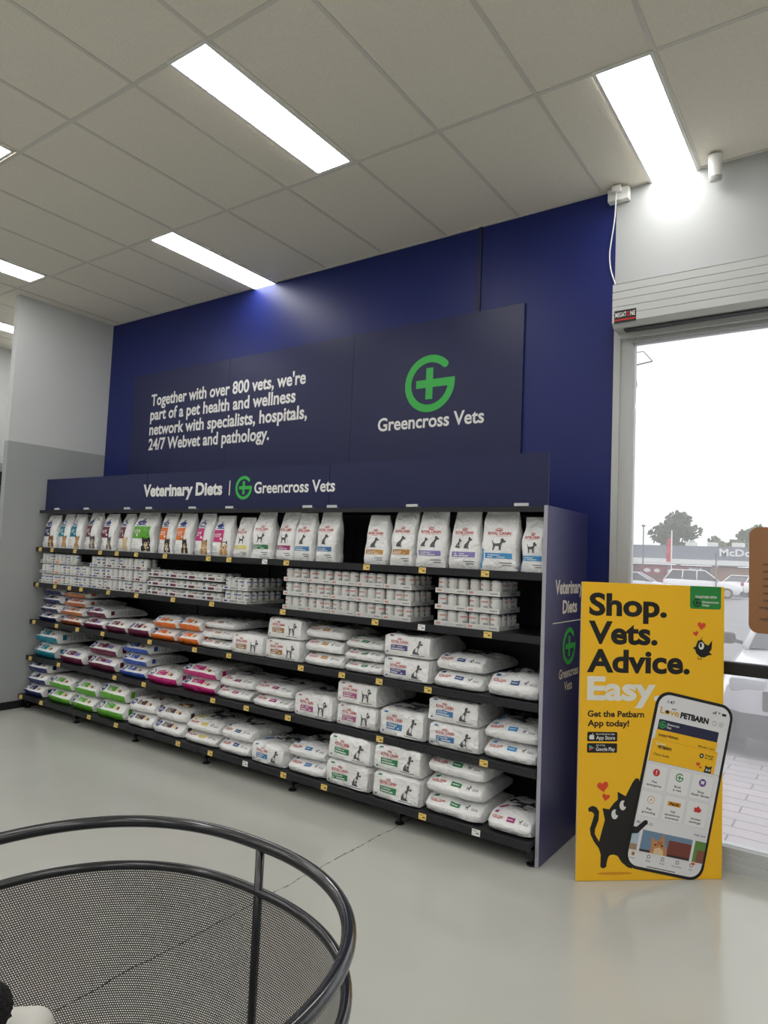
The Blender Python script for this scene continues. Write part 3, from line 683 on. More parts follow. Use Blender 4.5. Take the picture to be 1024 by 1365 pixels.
# stacks: shelf index, x from, x to, layers, height, kind, brand, colour, words, variant
STACKS = [
 (3, -6.87, -6.53, 4, 0.084, 'gusset', 'H', 'navy', 'navy and white bag', 'stack of four under the tins', ''),
 (3, -6.47, -6.09, 4, 0.083, 'gusset', 'H', 'rust', 'rust orange and white bag', 'stack beside the navy stack', ''),
 (3, -6.07, -5.73, 2, 0.100, 'gusset', 'H', 'maroon', 'maroon and white bag with lilac patch', 'pair beside the rust orange stack', 'patch'),
 (3, -5.706, -5.385, 1, 0.110, 'gusset', 'H', 'maroon', 'single maroon and white bag', 'beside the lilac-patch pair, upper bag shelf', ''),
 (3, -5.366, -5.045, 1, 0.124, 'gusset', 'H', 'maroon', 'single maroon and white bag', 'beside the orange stacks', ''),
 (3, -5.025, -4.70, 2, 0.100, 'gusset', 'H', 'orange', 'bright orange and white bag', 'stack beside the maroon bags', ''),
 (3, -4.685, -4.395, 2, 0.107, 'gusset', 'H', 'orange', 'bright orange and white bag', 'stack beside the plain white stack', ''),
 (3, -4.379, -4.02, 3, 0.076, 'flat', 'R', 'tan', 'plain white flat bag', 'stack of three beside the orange bags', ''),
 (3, -4.00, -3.655, 1, 0.160, 'block', 'R', 'tan', 'white block-ended bag with tan label', 'alone beside the tan-label pair', 'stand'),
 (3, -3.640, -3.285, 2, 0.156, 'block', 'R', 'tan', 'white block-ended bag with tan label', 'tan-label pair', 'stand'),
 (3, -3.270, -2.920, 3, 0.093, 'flat', 'R', 'gold', 'white flat bag with gold emblem', 'stack of three', ''),
 (3, -2.905, -2.580, 3, 0.076, 'flat', 'R', 'forest', 'white flat bag with small green label', 'stack of three', ''),
 (3, -2.563, -2.197, 2, 0.148, 'block', 'R', 'violet', 'white block-ended bag with violet label', 'pair', ''),
 (3, -2.180, -1.835, 2, 0.102, 'flat', 'R', 'slate', 'white flat bag with blue corner stripe', 'pair', ''),
 (3, -1.818, -1.480, 1, 0.138, 'flat', 'R', 'slate', 'single white flat bag with blue corner stripe', 'beside the end panel', ''),
 (4, -6.90, -6.50, 2, 0.137, 'gusset', 'H', 'teal', 'teal and white bag', 'teal pair by the grey wall', ''),
 (4, -6.42, -6.01, 1, 0.132, 'gusset', 'H', 'maroon', 'single maroon and white bag', 'beside the teal pair', 'patch'),
 (4, -5.936, -5.50, 2, 0.126, 'gusset', 'H', 'maroon', 'maroon and white bag with lilac patch', 'pair beside the royal blue stack', 'patch'),
 (4, -5.424, -5.055, 3, 0.099, 'gusset', 'H', 'blue', 'royal blue and white bag', 'royal blue stack', ''),
 (4, -5.02, -4.62, 1, 0.128, 'gusset', 'H', 'pink', 'single pink and white bag', 'beside the royal blue stack', ''),
 (4, -4.587, -4.16, 2, 0.107, 'gusset', 'H', 'pink', 'pink and white bag', 'pink pair', ''),
 (4, -4.138, -3.76, 2, 0.088, 'flat', 'R', 'magenta', 'white flat bag with tiny magenta label', 'pair beside the pink bags', ''),
 (4, -3.735, -3.345, 2, 0.087, 'flat', 'R', 'magenta', 'white flat bag with dark magenta corner stripe', 'pair beside the single rose-label block', ''),
 (4, -3.315, -2.955, 1, 0.170, 'block', 'R', 'rose', 'white block-ended bag with rose label', 'alone beside the rose-label pair', 'stand'),
 (4, -2.938, -2.590, 2, 0.152, 'block', 'R', 'rose', 'white block-ended bag with rose label', 'rose-label pair', 'stand'),
 (4, -2.572, -2.225, 1, 0.176, 'block', 'R', 'steel', 'white block-ended bag with blue label', 'alone right of the rose-label pair', ''),
 (4, -2.207, -1.845, 2, 0.149, 'block', 'R', 'steel', 'white block-ended bag with blue label', 'blue-label pair', ''),
 (4, -1.825, -1.480, 2, 0.109, 'flat', 'R', 'sky', 'white flat bag with sky blue label', 'pair beside the end panel', ''),
 (5, -6.92, -6.57, 3, 0.111, 'gusset', 'H', 'navy', 'navy and white bag', 'stack on the bottom shelf', ''),
 (5, -6.50, -6.11, 2, 0.122, 'gusset', 'H', 'green', 'bright green and white bag', 'pair nearest the navy stack', ''),
 (5, -6.07, -5.70, 2, 0.128, 'gusset', 'H', 'green', 'bright green and white bag', 'middle of the green pairs', ''),
 (5, -5.66, -5.25, 2, 0.143, 'gusset', 'H', 'green', 'bright green and white bag', 'pair nearest the brown-label bags', ''),
 (5, -5.20, -4.85, 2, 0.113, 'flat', 'H', 'brown', 'white bag with brown label and kibble picture', 'pair beside the green bags', 'kibble'),
 (5, -4.825, -4.45, 2, 0.110, 'flat', 'H', 'brown', 'white bag with brown label and kibble picture', 'pair beside the yellow-label pair', 'kibble'),
 (5, -4.430, -4.045, 2, 0.092, 'flat', 'R', 'yellow', 'white flat bag with pale yellow label', 'pair on the bottom shelf', ''),
 (5, -4.025, -3.69, 2, 0.100, 'flat', 'R', 'slate', 'white flat bag with dark blue stripe', 'pair beside the single blue-label block', ''),
 (5, -3.665, -3.335, 1, 0.150, 'block', 'R', 'steel', 'white block-ended bag with blue label', 'alone on the bottom shelf', ''),
 (5, -3.318, -2.975, 2, 0.101, 'flat', 'R', 'steel', 'white flat bag with blue corner stripe', 'pair beside the green-label blocks', ''),
 (5, -2.955, -2.590, 2, 0.166, 'block', 'R', 'forest', 'white block-ended bag with green label', 'green-label pair further from end panel', ''),
 (5, -2.570, -2.205, 2, 0.168, 'block', 'R', 'forest', 'white block-ended bag with green label', 'green-label pair nearer the end panel', ''),
 (5, -2.185, -1.790, 3, 0.110, 'flat', 'R', 'forest', 'white flat bag with green corner stripe', 'stack of three on the bottom shelf', ''),
 (5, -1.765, -1.485, 1, 0.110, 'flat', 'R', 'magenta', 'single white flat bag with magenta corner stripe', 'beside the end panel', ''),
]
LAY = {1: [''], 2: ['lower', 'upper'], 3: ['bottom', 'middle', 'top'], 4: ['lowest', 'second lowest', 'second highest', 'topmost']}
sd = 1
for (si, xa, xb, n, h, kind, brand, colr, what, where, var) in STACKS:
    zsh, ysh = SH[si]
    for k in range(n):
        sd += 1; rnd = random.Random(sd * 13)
        top_extra = 0.0
        yy = ysh + 0.016 + rnd.uniform(0.0, 0.012) + (0.012 * k if kind != 'block' else 0.004 * k)
        xx = (xa + xb) / 2 + (rnd.uniform(-0.008, 0.008) if n > 1 else 0)
        w = (xb - xa) - 0.012
        label = what + ', ' + (LAY[n][k] + ' in ' if n > 1 else '') + where
        lying_bag(xx, yy, zsh + 0.002 + k * (h + 0.0035), w, h, kind, brand, colr, label, sd, var, rnd.uniform(-0.02, 0.02) if n == 1 else rnd.uniform(-0.015, 0.015))

class StandingBag:
    def __init__(s, w, d, h, seed, lean=0.0):
        s.w, s.d, s.h, s.seed, s.lean = w, d, h, seed, lean
    def half(s, v):
        hw = s.w / 2 * (1 - 0.05 * max(0, v - 0.35) / 0.65 - 0.05 * max(0, 0.12 - v) / 0.12)
        t = max(0, (v - 0.55) / 0.42)
        hd = s.d / 2 * (1 - 0.2 * max(0, 0.1 - v) / 0.1) * (1 - min(1, t) ** 1.4 * 0.93)
        return hw, hd
    def pt(s, xn, sgn, v, out=0.0):
        hw, hd = s.half(v)
        x = xn * hw
        yy = hd * max(0.0, 1 - abs(xn) ** 7) ** (1 / 7) * (1 + 0.10 * (1 - xn * xn) * math.sin(PI * min(1, v / 0.8)))
        y = s.d / 2 + sgn * (yy + out)
        z = v * s.h
        p = (x, y, z); q = min(1, v * 5)
        y += sgn * (nz(p, 8, s.seed) * 0.016 + nz(p, 20, s.seed + 4) * 0.007 - 0.010) * q * min(1, hd / 0.03)
        x += (nz(p, 9, s.seed + 8) * 0.016 * xn - 0.009 * xn) * q
        y += s.lean * v * s.h
        return (x, y, z)
    def body(s):
        V = [0, 0.02, 0.06, 0.12, 0.2, 0.28, 0.36, 0.44, 0.52, 0.6, 0.68, 0.76, 0.83, 0.89, 0.94, 0.965]
        X = [-1, -0.985, -0.94, -0.82, -0.6, -0.3, 0, 0.3, 0.6, 0.82, 0.94, 0.985, 1]
        ring = [(x, -1) for x in X] + [(x, 1) for x in reversed(X[1:-1])]
        mb = MB(); n = len(ring)
        vs_ = [s.pt(x, g_, v) for v in V for x, g_ in ring]
        fs = [(i * n + k, i * n + (k + 1) % n, (i + 1) * n + (k + 1) % n, (i + 1) * n + k) for i in range(len(V) - 1) for k in range(n)]
        fs += [tuple(reversed(range(n))), tuple((len(V) - 1) * n + k for k in range(n))]
        return mb.add(vs_, fs)
    def seal(s):
        mb = MB(); X = [-1, -0.6, -0.2, 0.2, 0.6, 1]; vs_ = []
        for v in (0.955, 0.985, 1.0):
            for x in X:
                a = s.pt(x, -1, v); b = s.pt(x, 1, v)
                vs_.append((a[0], (a[1] + b[1]) / 2 + 0.003 * math.sin(x * 5 + v * 20), a[2]))
        o = len(vs_)
        vs2 = [(x, y + 0.003, z) for x, y, z in vs_]
        n = len(X)
        mb.v = vs_ + vs2
        for i in range(2):
            for k in range(n - 1):
                f = (i * n + k, i * n + k + 1, (i + 1) * n + k + 1, (i + 1) * n + k); mb.f.append(f); mb.m.append(0)
                mb.f.append(tuple(q + o for q in reversed(f))); mb.m.append(0)
        for k in range(n - 1):
            mb.f.append((2 * n + k, 2 * n + k + 1, o + 2 * n + k + 1, o + 2 * n + k)); mb.m.append(0)
        return mb
    def front(s): return lambda a, b, l=1: s.pt(a * 2 - 1, -1, b, 0.0018 + 0.0006 * l)

def standing_bag(x, y, z, w, h, d, brand, colr, label, seed, dog=None, rz=0.0):
    t = empty('dog_food_pouch', (x, y, z), rz); tag(t, label, 'bag')
    b = StandingBag(w, d, h, seed, 0.04)
    b.body().obj('bag_body', [B_white], t, True, auto=60); b.seal().obj('top_seal', [B_white], t, True)
    fr = b.front(); cm = B_col[colr]
    if brand == 'H':
        a = MB(); a.poly(ell(0.34, 0.74, 0.2, 0.05, 16), fr, 0, 1); text(a, "Hill's", fr, 0.2, 0.72, 0.042, 0.27, 1, 0.03, layer=2); grid_rect(a, fr, 0.16, 0.6, 0.665, 0.685, 0, 1, 3, 1)
        a.poly([(0.36, 0.78), (0.46, 0.84), (0.40, 0.84), (0.30, 0.80)], fr, 0, 1); a.obj('brand_logo', [I_bluelogo, I_white], t)
        a = MB(); x1 = 0.86 if dog == 'wide' else 0.62
        grid_rect(a, fr, 0.1, x1, 0.34, 0.64, 0, 1, 5, 4)
        text(a, 'DERM' if dog == 'wide' else 'c/d', fr, 0.16, 0.5, 0.055, 0.3, 1, 0.03, layer=2); a.poly(ell(0.5 if dog != 'wide' else 0.3, 0.42, 0.07, 0.03, 12), fr, 1, 2)
        grid_rect(a, fr, 0.16, 0.46, 0.46, 0.475, 1, 2, 2, 1); a.obj('label', [cm, I_white], t)
        a = MB()
        sets = {'tan': ('tan', 'dark', 'cream'), 'grey': ('grey', 'dark', 'cream'), 'shiba': ('cream', 'tan', 'cream'), 'wide': ('dark', 'dark', 'cream'), 'bw': ('dark', 'dark', 'cream'), 'shep': ('tan', 'dark', 'cream'), 'beagle': ('brown', 'brown', 'cream')}[dog]
        dog_face(a, fr, 0.48, 0.03, 0.46, 0.36, 2); a.obj('dog_picture', [FUR[k] for k in sets], t)
        a = MB(); 
        for k in range(4): grid_rect(a, fr, 0.1, 0.36, 0.08 + 0.05 * k, 0.095 + 0.05 * k, 0, 1, 2, 1)
        a.obj('small_print', I_lgrey, t)
    else:
        a = MB(); text(a, 'ROYAL CANIN', fr, 0.16, 0.60, 0.045, 0.66, 0, 0.03); a.poly(ell(0.49, 0.668, 0.1, 0.009, 10), fr, 0, 1)
        for k in range(5): a.poly(ell(0.41 + 0.04 * k, 0.69 + 0.012 * (1 - abs(k - 2) / 2), 0.016, 0.011, 6), fr, 0, 1)
        a.poly([(0.1, 0.588), (0.5, 0.575), (0.9, 0.588), (0.5, 0.581)], fr, 0, 1)
        a.obj('brand_logo', [I_red], t)
        a = MB(); grid_rect(a, fr, 0.12, 0.88, 0.20, 0.29, 0, 1, 6, 2); text(a, 'VETERINARY', fr, 0.18, 0.245, 0.022, 0.4, 1, 0.03, layer=2); grid_rect(a, fr, 0.18, 0.7, 0.215, 0.23, 1, 2, 3, 1); a.obj('label', [cm, I_white], t)
        a = MB()
        if dog == 'pups':
            shape(a, SITDOG, fr, 0.2, 0.36, 0.26, 0.16, 0); shape(a, SITDOG, fr, 0.52, 0.35, 0.3, 0.2, 0)
        else: shape(a, DOG if dog == 'stand' else SITDOG, fr, 0.32, 0.34, 0.4, 0.2, 0)
        a.obj('dog_drawing', [ink('sketch_ink', 84, 84, 88)], t)
        a = MB(); grid_rect(a, fr, 0.55, 0.88, 0.12, 0.135, 0, 1, 3, 1); grid_rect(a, fr, 0.65, 0.88, 0.08, 0.095, 0, 1, 2, 1)
        if colr == 'sky': grid_rect(a, fr, 0.03, 0.08, 0.03, 0.36, 1, 1, 1, 5)
        a.obj('small_print', [I_grey, cm], t)
    return t
UP = [
 (-6.775, 0.235, 0.335, 'H', 'navy', 'navy label, first from the left', 'beagle'), (-6.535, 0.20, 0.345, 'H', 'teal', 'teal label, beside the navy-label pouch', 'tan'),
 (-6.305, 0.20, 0.345, 'H', 'teal', 'teal label, beside the schnauzer pouches', 'tan'), (-6.055, 0.215, 0.36, 'H', 'maroon', 'maroon label and schnauzer, nearer the teal ones', 'grey'),
 (-5.765, 0.205, 0.348, 'H', 'maroon', 'maroon label and schnauzer, nearer the cream dog', 'grey'), (-5.525, 0.205, 0.348, 'H', 'maroon', 'maroon label and cream dog picture', 'shiba'),
 (-5.24, 0.30, 0.362, 'H', 'green', 'large green label', 'wide'), (-4.925, 0.205, 0.35, 'H', 'orange', 'orange label, beside the green-label pouch', 'bw'),
 (-4.685, 0.205, 0.35, 'H', 'orange', 'orange label, beside the pink-label pouches', 'bw'), (-4.445, 0.205, 0.35, 'H', 'pink', 'pink label, beside the orange ones', 'shep'),
 (-4.205, 0.21, 0.332, 'H', 'pink', 'pink label, beside the yellow-band pouch', 'shep'), (-3.98, 0.19, 0.318, 'R', 'yellow', 'yellow band', 'stand'),
 (-3.755, 0.215, 0.36, 'R', 'forest', 'green band', 'stand'), (-3.52, 0.19, 0.36, 'R', 'magenta', 'magenta band', 'stand'),
 (-3.325, 0.175, 0.352, 'R', 'steel', 'blue band, beside the magenta-band pouch', 'sit'), (-3.125, 0.20, 0.364, 'R', 'steel', 'blue band, beside the empty gap', 'sit'),
 (-2.68, 0.19, 0.336, 'R', 'gold', 'brown band, beside the empty gap', 'sit'), (-2.475, 0.20, 0.364, 'R', 'gold', 'brown band, beside the lilac-band pouches', 'sit'),
 (-2.245, 0.225, 0.362, 'R', 'lilac', 'lilac band, beside the brown-band pouches', 'pups'), (-2.012, 0.215, 0.36, 'R', 'lilac', 'lilac band, beside the sky-blue pouches', 'pups'),
 (-1.772, 0.245, 0.358, 'R', 'sky', 'sky blue band, one place from the end panel', 'stand'), (-1.560, 0.165, 0.325, 'R', 'sky', 'sky blue band, against the end panel', 'stand'),
]
for k, (x, w, h, br, co, lb, dg) in enumerate(UP):
    z0, y0 = SH[1]
    standing_bag(x, y0 + 0.03 + 0.01 * (k % 2), z0 + 0.001, w, h, 0.135 if w < 0.25 else 0.16, br, co, 'white standing pouch with ' + lb + ', top shelf', 200 + k, dg, [0.05, -0.04, 0.08, 0.0][k % 4])

# ------------------------------------------------------------------ tins and trays
T_white = mat('white_tin_paint', srgb(214, 214, 212), 0.35); T_silver = mat('tin_rim', srgb(180, 182, 184), 0.3, metal=1.0)
T_marks = {'red': ink('pale_red_print', 202, 142, 138), 'blue': ink('pale_blue_print_tin', 96, 112, 168), 'orange': B_col['orange'], 'maroon': B_col['maroon'], 'grey': ink('pale_grey_print', 158, 158, 160)}
def tin_mesh(r, h, c1, c2):
    def side(front_cols, mi): return lambda k, n: mi if (k in front_cols) else 1
    F1 = set((10, 11, 12)); F2 = set((11, 12))
    mb = MB()
    prof = [(r * 0.9, 0.003), (r * 0.96, 0.0), (r, 0.003), (r, 0.007), (r * 0.975, 0.011), (r * 0.975, h * 0.30), (r * 0.975, h * 0.42), (r * 0.975, h * 0.62), (r * 0.975, h * 0.74), (r * 0.975, h - 0.011), (r, h - 0.007), (r, h - 0.002), (r * 0.96, h), (r * 0.92, h - 0.004), (r * 0.3, h - 0.004)]
    mis = [0, 0, 0, 0, 1, side(F2, 3), 1, side(F1, 2), 1, 0, 0, 0, 0, 0]
    mb.lathe(prof, 16, mis)
    return mb, [T_silver, T_white, T_marks[c1], T_marks[c2]]
TIN = {}
def tin(kind, loc, rz, label, group):
    specs = {'tall_rc': (0.0355, 0.092, 'red', 'grey'), 'tall_blue': (0.0335, 0.094, 'blue', 'grey'), 'tall_or': (0.0335, 0.094, 'blue', 'orange'), 'tall_mar': (0.0335, 0.094, 'blue', 'maroon'), 'short': (0.0368, 0.062, 'maroon', 'grey')}
    if kind not in TIN:
        mb, ms = tin_mesh(*specs[kind]); o = mb.obj('pet_food_tin', ms, None, True, auto=35); TIN[kind] = o
    else:
        o = TIN[kind].copy(); COL.objects.link(o)
    o.location = loc; o.rotation_euler = (0, 0, rz); tag(o, label, 'tin', group)
    return o
M_card = mat('white_tray_card', srgb(214, 214, 211), 0.6)
TRAY = {}
def tray(w, d, h, c1, loc, label, group):
    key = (round(w, 4), round(d, 3), h, c1)
    if key not in TRAY:
        mb = MB(); t = 0.002
        mb.box(0, w, 0, d, 0, t); mb.box(0, w, 0, t, t, h); mb.box(0, w, d - t, d, t, h); mb.box(0, t, t, d - t, t, h * 0.9); mb.box(w - t, w, t, d - t, t, h * 0.9)
        fr = plane_frame((0, 0, 0), (1, 0, 0), (0, 0, 1))
        mb.poly(rect(w * 0.06, w * 0.2, h * 0.3, h * 0.7), fr, 1); mb.poly(rect(w * 0.3, w * 0.62, h * 0.25, h * 0.75), fr, 2); mb.poly(rect(w * 0.7, w * 0.94, h * 0.35, h * 0.6), fr, 3)
        fr = plane_frame((w, 0, 0), (0, 1, 0), (0, 0, 1)); mb.poly(rect(d * 0.1, d * 0.3, h * 0.3, h * 0.6), fr, 2); mb.poly(rect(d * 0.5, d * 0.8, h * 0.3, h * 0.6), fr, 3)
        o = mb.obj('tin_tray', [M_card, T_marks['red'] if c1 == 'red' else I_bluelogo, I_lgrey if c1 == 'red' else T_marks[c1], T_marks['grey']]); TRAY[key] = o
    else:
        o = TRAY[key].copy(); COL.objects.link(o)
    o.location = loc; tag(o, label, 'tray', group)
ORD = ['first', 'second', 'third', 'fourth', 'fifth', 'sixth', 'seventh', 'eighth', 'ninth', 'tenth', 'eleventh', 'twelfth', 'thirteenth', 'fourteenth', 'fifteenth', 'sixteenth', 'seventeenth', 'eighteenth', 'nineteenth', 'twentieth', 'twenty-first', 'twenty-second', 'twenty-third', 'twenty-fourth', 'twenty-fifth', 'twenty-sixth']
LN = {3: ['bottom', 'middle', 'top'], 2: ['lower', 'upper']}
rt = random.Random(5)
def tin_block(x0, ntray, per, r, pitch, layers, th, kinds, colour, block, depth, lpitch, skip=(), gap=0.0):
    z0, y0 = SH[2]; yb = y0 + 0.022
    tw = per * 2 * r + 0.006
    for L_ in range(layers):
        z = z0 + 0.001 + L_ * lpitch; idx = 0
        for k in range(ntray):
            x = x0 + k * pitch
            if (L_, k) in skip: idx += per; continue
            tray(tw, depth * 2 * r + 0.008, th, colour(k) if callable(colour) else colour, (x, yb, z), '%s cardboard tray from the left, %s layer, %s' % (ORD[k], LN[layers][L_], block), 'trays in the ' + block)
            kd = kinds(k) if callable(kinds) else kinds
            for i in range(per):
                tin(kd, (x + 0.003 + r * (2 * i + 1), yb + 0.004 + r, z + 0.0025), rt.uniform(-1.4, 1.4), '%s front tin from left, %s layer, %s' % (ORD[idx], LN[layers][L_], block), 'front tins in the ' + block); idx += 1
            if k == ntray - 1:
                for j in range(1, depth):
                    tin(kd, (x + 0.003 + r * (2 * per - 1), yb + 0.004 + r * (2 * j + 1), z + 0.0025), rt.uniform(0.6, 2.4), 'tin %s back from front corner, %s layer, %s' % (ORD[j - 1], LN[layers][L_], block), 'side tins in the ' + block)
tin_block(-6.86, 8, 3, 0.0335, 0.2195, 3, 0.03, lambda k: ['tall_blue', 'tall_or', 'tall_blue', 'tall_blue', 'tall_mar', 'tall_blue', 'tall_mar', 'tall_mar'][k], lambda k: ['grey', 'orange', 'grey', 'blue', 'blue', 'maroon', 'maroon', 'maroon'][k], 'tin wall at the shelf left end', 2, 0.1015, skip=((2, 3),))
for i in range(3): tin('tall_mar', (-6.86 + 3 * 0.2195 + 0.003 + 0.0335 * (2 * i + 1), SH[2][1] + 0.32, SH[2][0] + 0.2065), 0.3 * i, '%s tin set back in the top-layer gap of the left tin wall' % ORD[i], 'tins set back in the gap')
for k in range(2): tray(0.207, 0.142, 0.03, 'maroon', (-6.86 + 3 * 0.2195, SH[2][1] + 0.28, SH[2][0] + 0.001 + 0.1015 * k), 'white tray set back behind the left tin wall gap, %s one' % LN[2][k], 'trays set back')
tray(0.207, 0.142, 0.03, 'maroon', (-6.86 + 3 * 0.2195, SH[2][1] + 0.28, SH[2][0] + 0.001 + 0.203), 'white tray holding the tins set back in the left tin wall gap', 'trays set back')
tin_block(-5.085, 4, 3, 0.0375, 0.237, 3, 0.038, 'short', 'maroon', 'stack of shallow trays with maroon print', 3, 0.0775)
tin_block(-4.125, 1, 4, 0.0335, 0.28, 2, 0.03, 'tall_blue', 'grey', 'two-layer tin stack beside the dark gap', 6, 0.1015)
tin_block(-3.478, 5, 3, 0.0355, 0.2245, 3, 0.03, 'tall_rc', 'red', 'wide tin block in the shelf middle', 4, 0.1015)
tin_block(-2.182, 2, 3, 0.0355, 0.2225, 3, 0.03, 'tall_rc', 'red', 'tin block near the end panel', 4, 0.1015)

# ------------------------------------------------------------------ price tags on the shelf edges
tagm = MB(); tagm.box(-0.026, 0.026, -0.003, 0, -0.018, 0.018, 0)
frt = plane_frame((0, -0.003, 0), (1, 0, 0), (0, 0, 1), 0.0004)
tagm.poly(rect(-0.020, 0.004, 0.007, 0.010), frt, 1); tagm.poly(rect(0.001, 0.019, -0.007, 0.001), frt, 1); tagm.poly(rect(-0.021, -0.010, -0.013, -0.011), frt, 1)
YEL = mat('yellow_tag_card', srgb(232, 200, 112), 0.4); WHT = mat('white_tag_card', srgb(230, 230, 228), 0.4)
t0 = None; t1 = None
TAGX = {1: ('top', [-6.84, -6.62, -6.21, -5.79, -5.53, -5.24, -4.84, -4.29, -4.05, 'w-3.66', -3.44, -2.71, -2.27, -1.83]),
        2: ('tin', [-6.85, -6.52, -6.26, -6.06, -5.62, -5.20, -4.70, -4.22, -3.45, -2.62, 'w-2.26', -1.80]),
        3: ('upper bag', [-6.84, -6.42, -6.06, -5.65, -4.96, -4.38, -3.98, -3.24, -2.87, -2.56, -2.19]),
        4: ('middle bag', [-6.84, -6.32, -5.41, -4.99, -4.12, -3.75, -3.33, -2.53, -1.79]),
        5: ('bottom', [-6.87, -6.49, -5.68, -5.27, -4.44, -4.06, 'w-3.68', -3.30, -2.93, -2.16, 'w-1.80'])}
for si, (nm, xs_) in TAGX.items():
    zsh, ysh = SH[si]
    for k, x in enumerate(xs_):
        wh = isinstance(x, str)
        if wh: x = float(x[1:])
        p = (x, ysh - 0.0005, zsh - 0.022)
        if wh:
            if t1 is None: t1 = tagm.obj('price_tag', [WHT, I_grey]); o = t1
            else: o = t1.copy(); COL.objects.link(o)
        else:
            if t0 is None: t0 = tagm.obj('price_tag', [YEL, ink('brown_print', 92, 72, 40)]); o = t0
            else: o = t0.copy(); COL.objects.link(o)
        o.location = p; o.rotation_euler = (math.radians(-6), 0, 0)
        tag(o, '%s price tag on the %s shelf edge, %s from the left' % ('white' if wh else 'yellow', nm, ORD[k]), 'price tag', 'price tags on the shelf edges')

# ------------------------------------------------------------------ yellow promotion board
PA = Vector((-1.238, 3.677, 0)); PE = Vector((0.7455, 0.6665, 0)).normalized()
ps = empty('promotion_board', PA, math.atan2(PE.y, PE.x)); tag(ps, 'yellow freestanding promotion board reading Shop Vets Advice Easy in front of the window', 'sign')
PW, PH = 0.832, 1.585
Y_board = mat('yellow_board_print', srgb(252, 194, 28), 0.42); Y_edge = mat('board_core', srgb(222, 210, 170), 0.6)
w = MB(); w.box(0, PW, 0, 0.012, 0.002, PH, 0); w.box(0.0, 0.0015, -0.0004, 0.0122, 0.002, PH, 1); w.obj('board', [Y_board, Y_edge], ps)
w = MB(); w.add([(0.25, 0.012, 0.9), (0.58, 0.012, 0.9), (0.58, 0.30, 0.002), (0.25, 0.30, 0.002), (0.25, 0.018, 0.905), (0.58, 0.018, 0.905), (0.58, 0.306, 0.002), (0.25, 0.306, 0.002)],
                [(0, 1, 2, 3), (5, 4, 7, 6), (0, 4, 5, 1), (3, 2, 6, 7), (0, 3, 7, 4), (1, 5, 6, 2)]); w.obj('strut', Y_edge, ps)
fr = plane_frame((0, 0, 0), (1, 0, 0), (0, 0, 1))
w = MB()
text(w, 'Shop.', fr, 0.043, 1.410, 0.112, 0.449, 0, 0.035, res=4); text(w, 'Vets.', fr, 0.042, 1.257, 0.113, 0.398, 0, 0.035, res=4); text(w, 'Advice.', fr, 0.037, 1.104, 0.114, 0.594, 0, 0.035, res=4)
w.obj('headline', I_black, ps)
w = MB(); text(w, 'Easy.', fr, 0.042, 0.955, 0.116, 0.425, 0, 0.036, res=4); w.obj('headline_white', I_cream, ps)['label'] = 'white headline word'
w = MB(); text(w, 'Get the Petbarn', fr, 0.047, 0.862, 0.031, 0.322, 0, 0.03, res=3); text(w, 'App today!', fr, 0.048, 0.812, 0.031, 0.236, 0, 0.03, res=3); w.obj('lettering', I_black, ps)
def badge(z0, l1, l2, play):
    a = MB(); a.poly(rrect(0.048, 0.218, z0, z0 + 0.050, 0.007), fr, 0, 1)
    text(a, l1, fr, 0.098, z0 + 0.035, 0.008, 0.105 if not play else 0.05, 1, 0.02, layer=2); text(a, l2, fr, 0.098, z0 + 0.010, 0.019, 0.107, 1, 0.02, layer=2, res=3)
    if play:
        a.poly([(0.060, z0 + 0.010), (0.090, z0 + 0.025), (0.060, z0 + 0.025)], fr, 2, 2); a.poly([(0.060, z0 + 0.025), (0.090, z0 + 0.025), (0.060, z0 + 0.040)], fr, 3, 2)
    else:
        a.poly(ell(0.068, z0 + 0.022, 0.010, 0.013, 14), fr, 1, 2); a.poly(ell(0.079, z0 + 0.022, 0.010, 0.013, 14), fr, 1, 2.3); a.poly([(0.073, z0 + 0.036), (0.080, z0 + 0.044), (0.081, z0 + 0.038)], fr, 1, 2); a.poly(ell(0.0895, z0 + 0.024, 0.005, 0.006, 10), fr, 0, 2.8)
    a.obj('store_badge', [I_black, I_white, ink('red_orange_print', 226, 70, 52), ink('aqua_print', 70, 180, 170)], ps)
badge(0.731, 'Download on the', 'App Store', False); badge(0.671, 'GET IT ON', 'Google Play', True)
a = MB(); a.poly(rrect(0.627, 0.812, 1.459, 1.600, 0.012)[7 * 2:] + [(0.812, PH), (0.627, PH)] if False else [(0.627, PH), (0.627, 1.471), (0.631, 1.463), (0.639, 1.459), (0.800, 1.459), (0.808, 1.463), (0.812, 1.471), (0.812, PH)], fr, 0, 1)
text(a, 'TOGETHER WITH', fr, 0.657, 1.519, 0.0125, 0.128, 1, 0.03, layer=2); text(a, 'Greencross', fr, 0.698, 1.492, 0.0125, 0.10, 1, 0.02, layer=2); text(a, 'Vets', fr, 0.698, 1.474, 0.0125, 0.042, 1, 0.02, layer=2)
leaf_logo(a, fr, 0.668, 1.493, 0.023, 2, 2); a.obj('green_badge', [ink('badge_green_print', 36, 138, 62), I_white, I_black], ps)
O_heart = ink('orange_red_print', 226, 74, 44)
for (x, y, s_, r_) in ((0.697, 1.367, 0.026, -0.1), (0.664, 1.323, 0.017, 0.25), (0.142, 0.493, 0.034, 0.15), (0.160, 0.437, 0.023, -0.2)):
    a = MB(); a.poly(heart(x, y, s_, r_), fr, 0, 1); a.obj('heart_print', O_heart, ps)
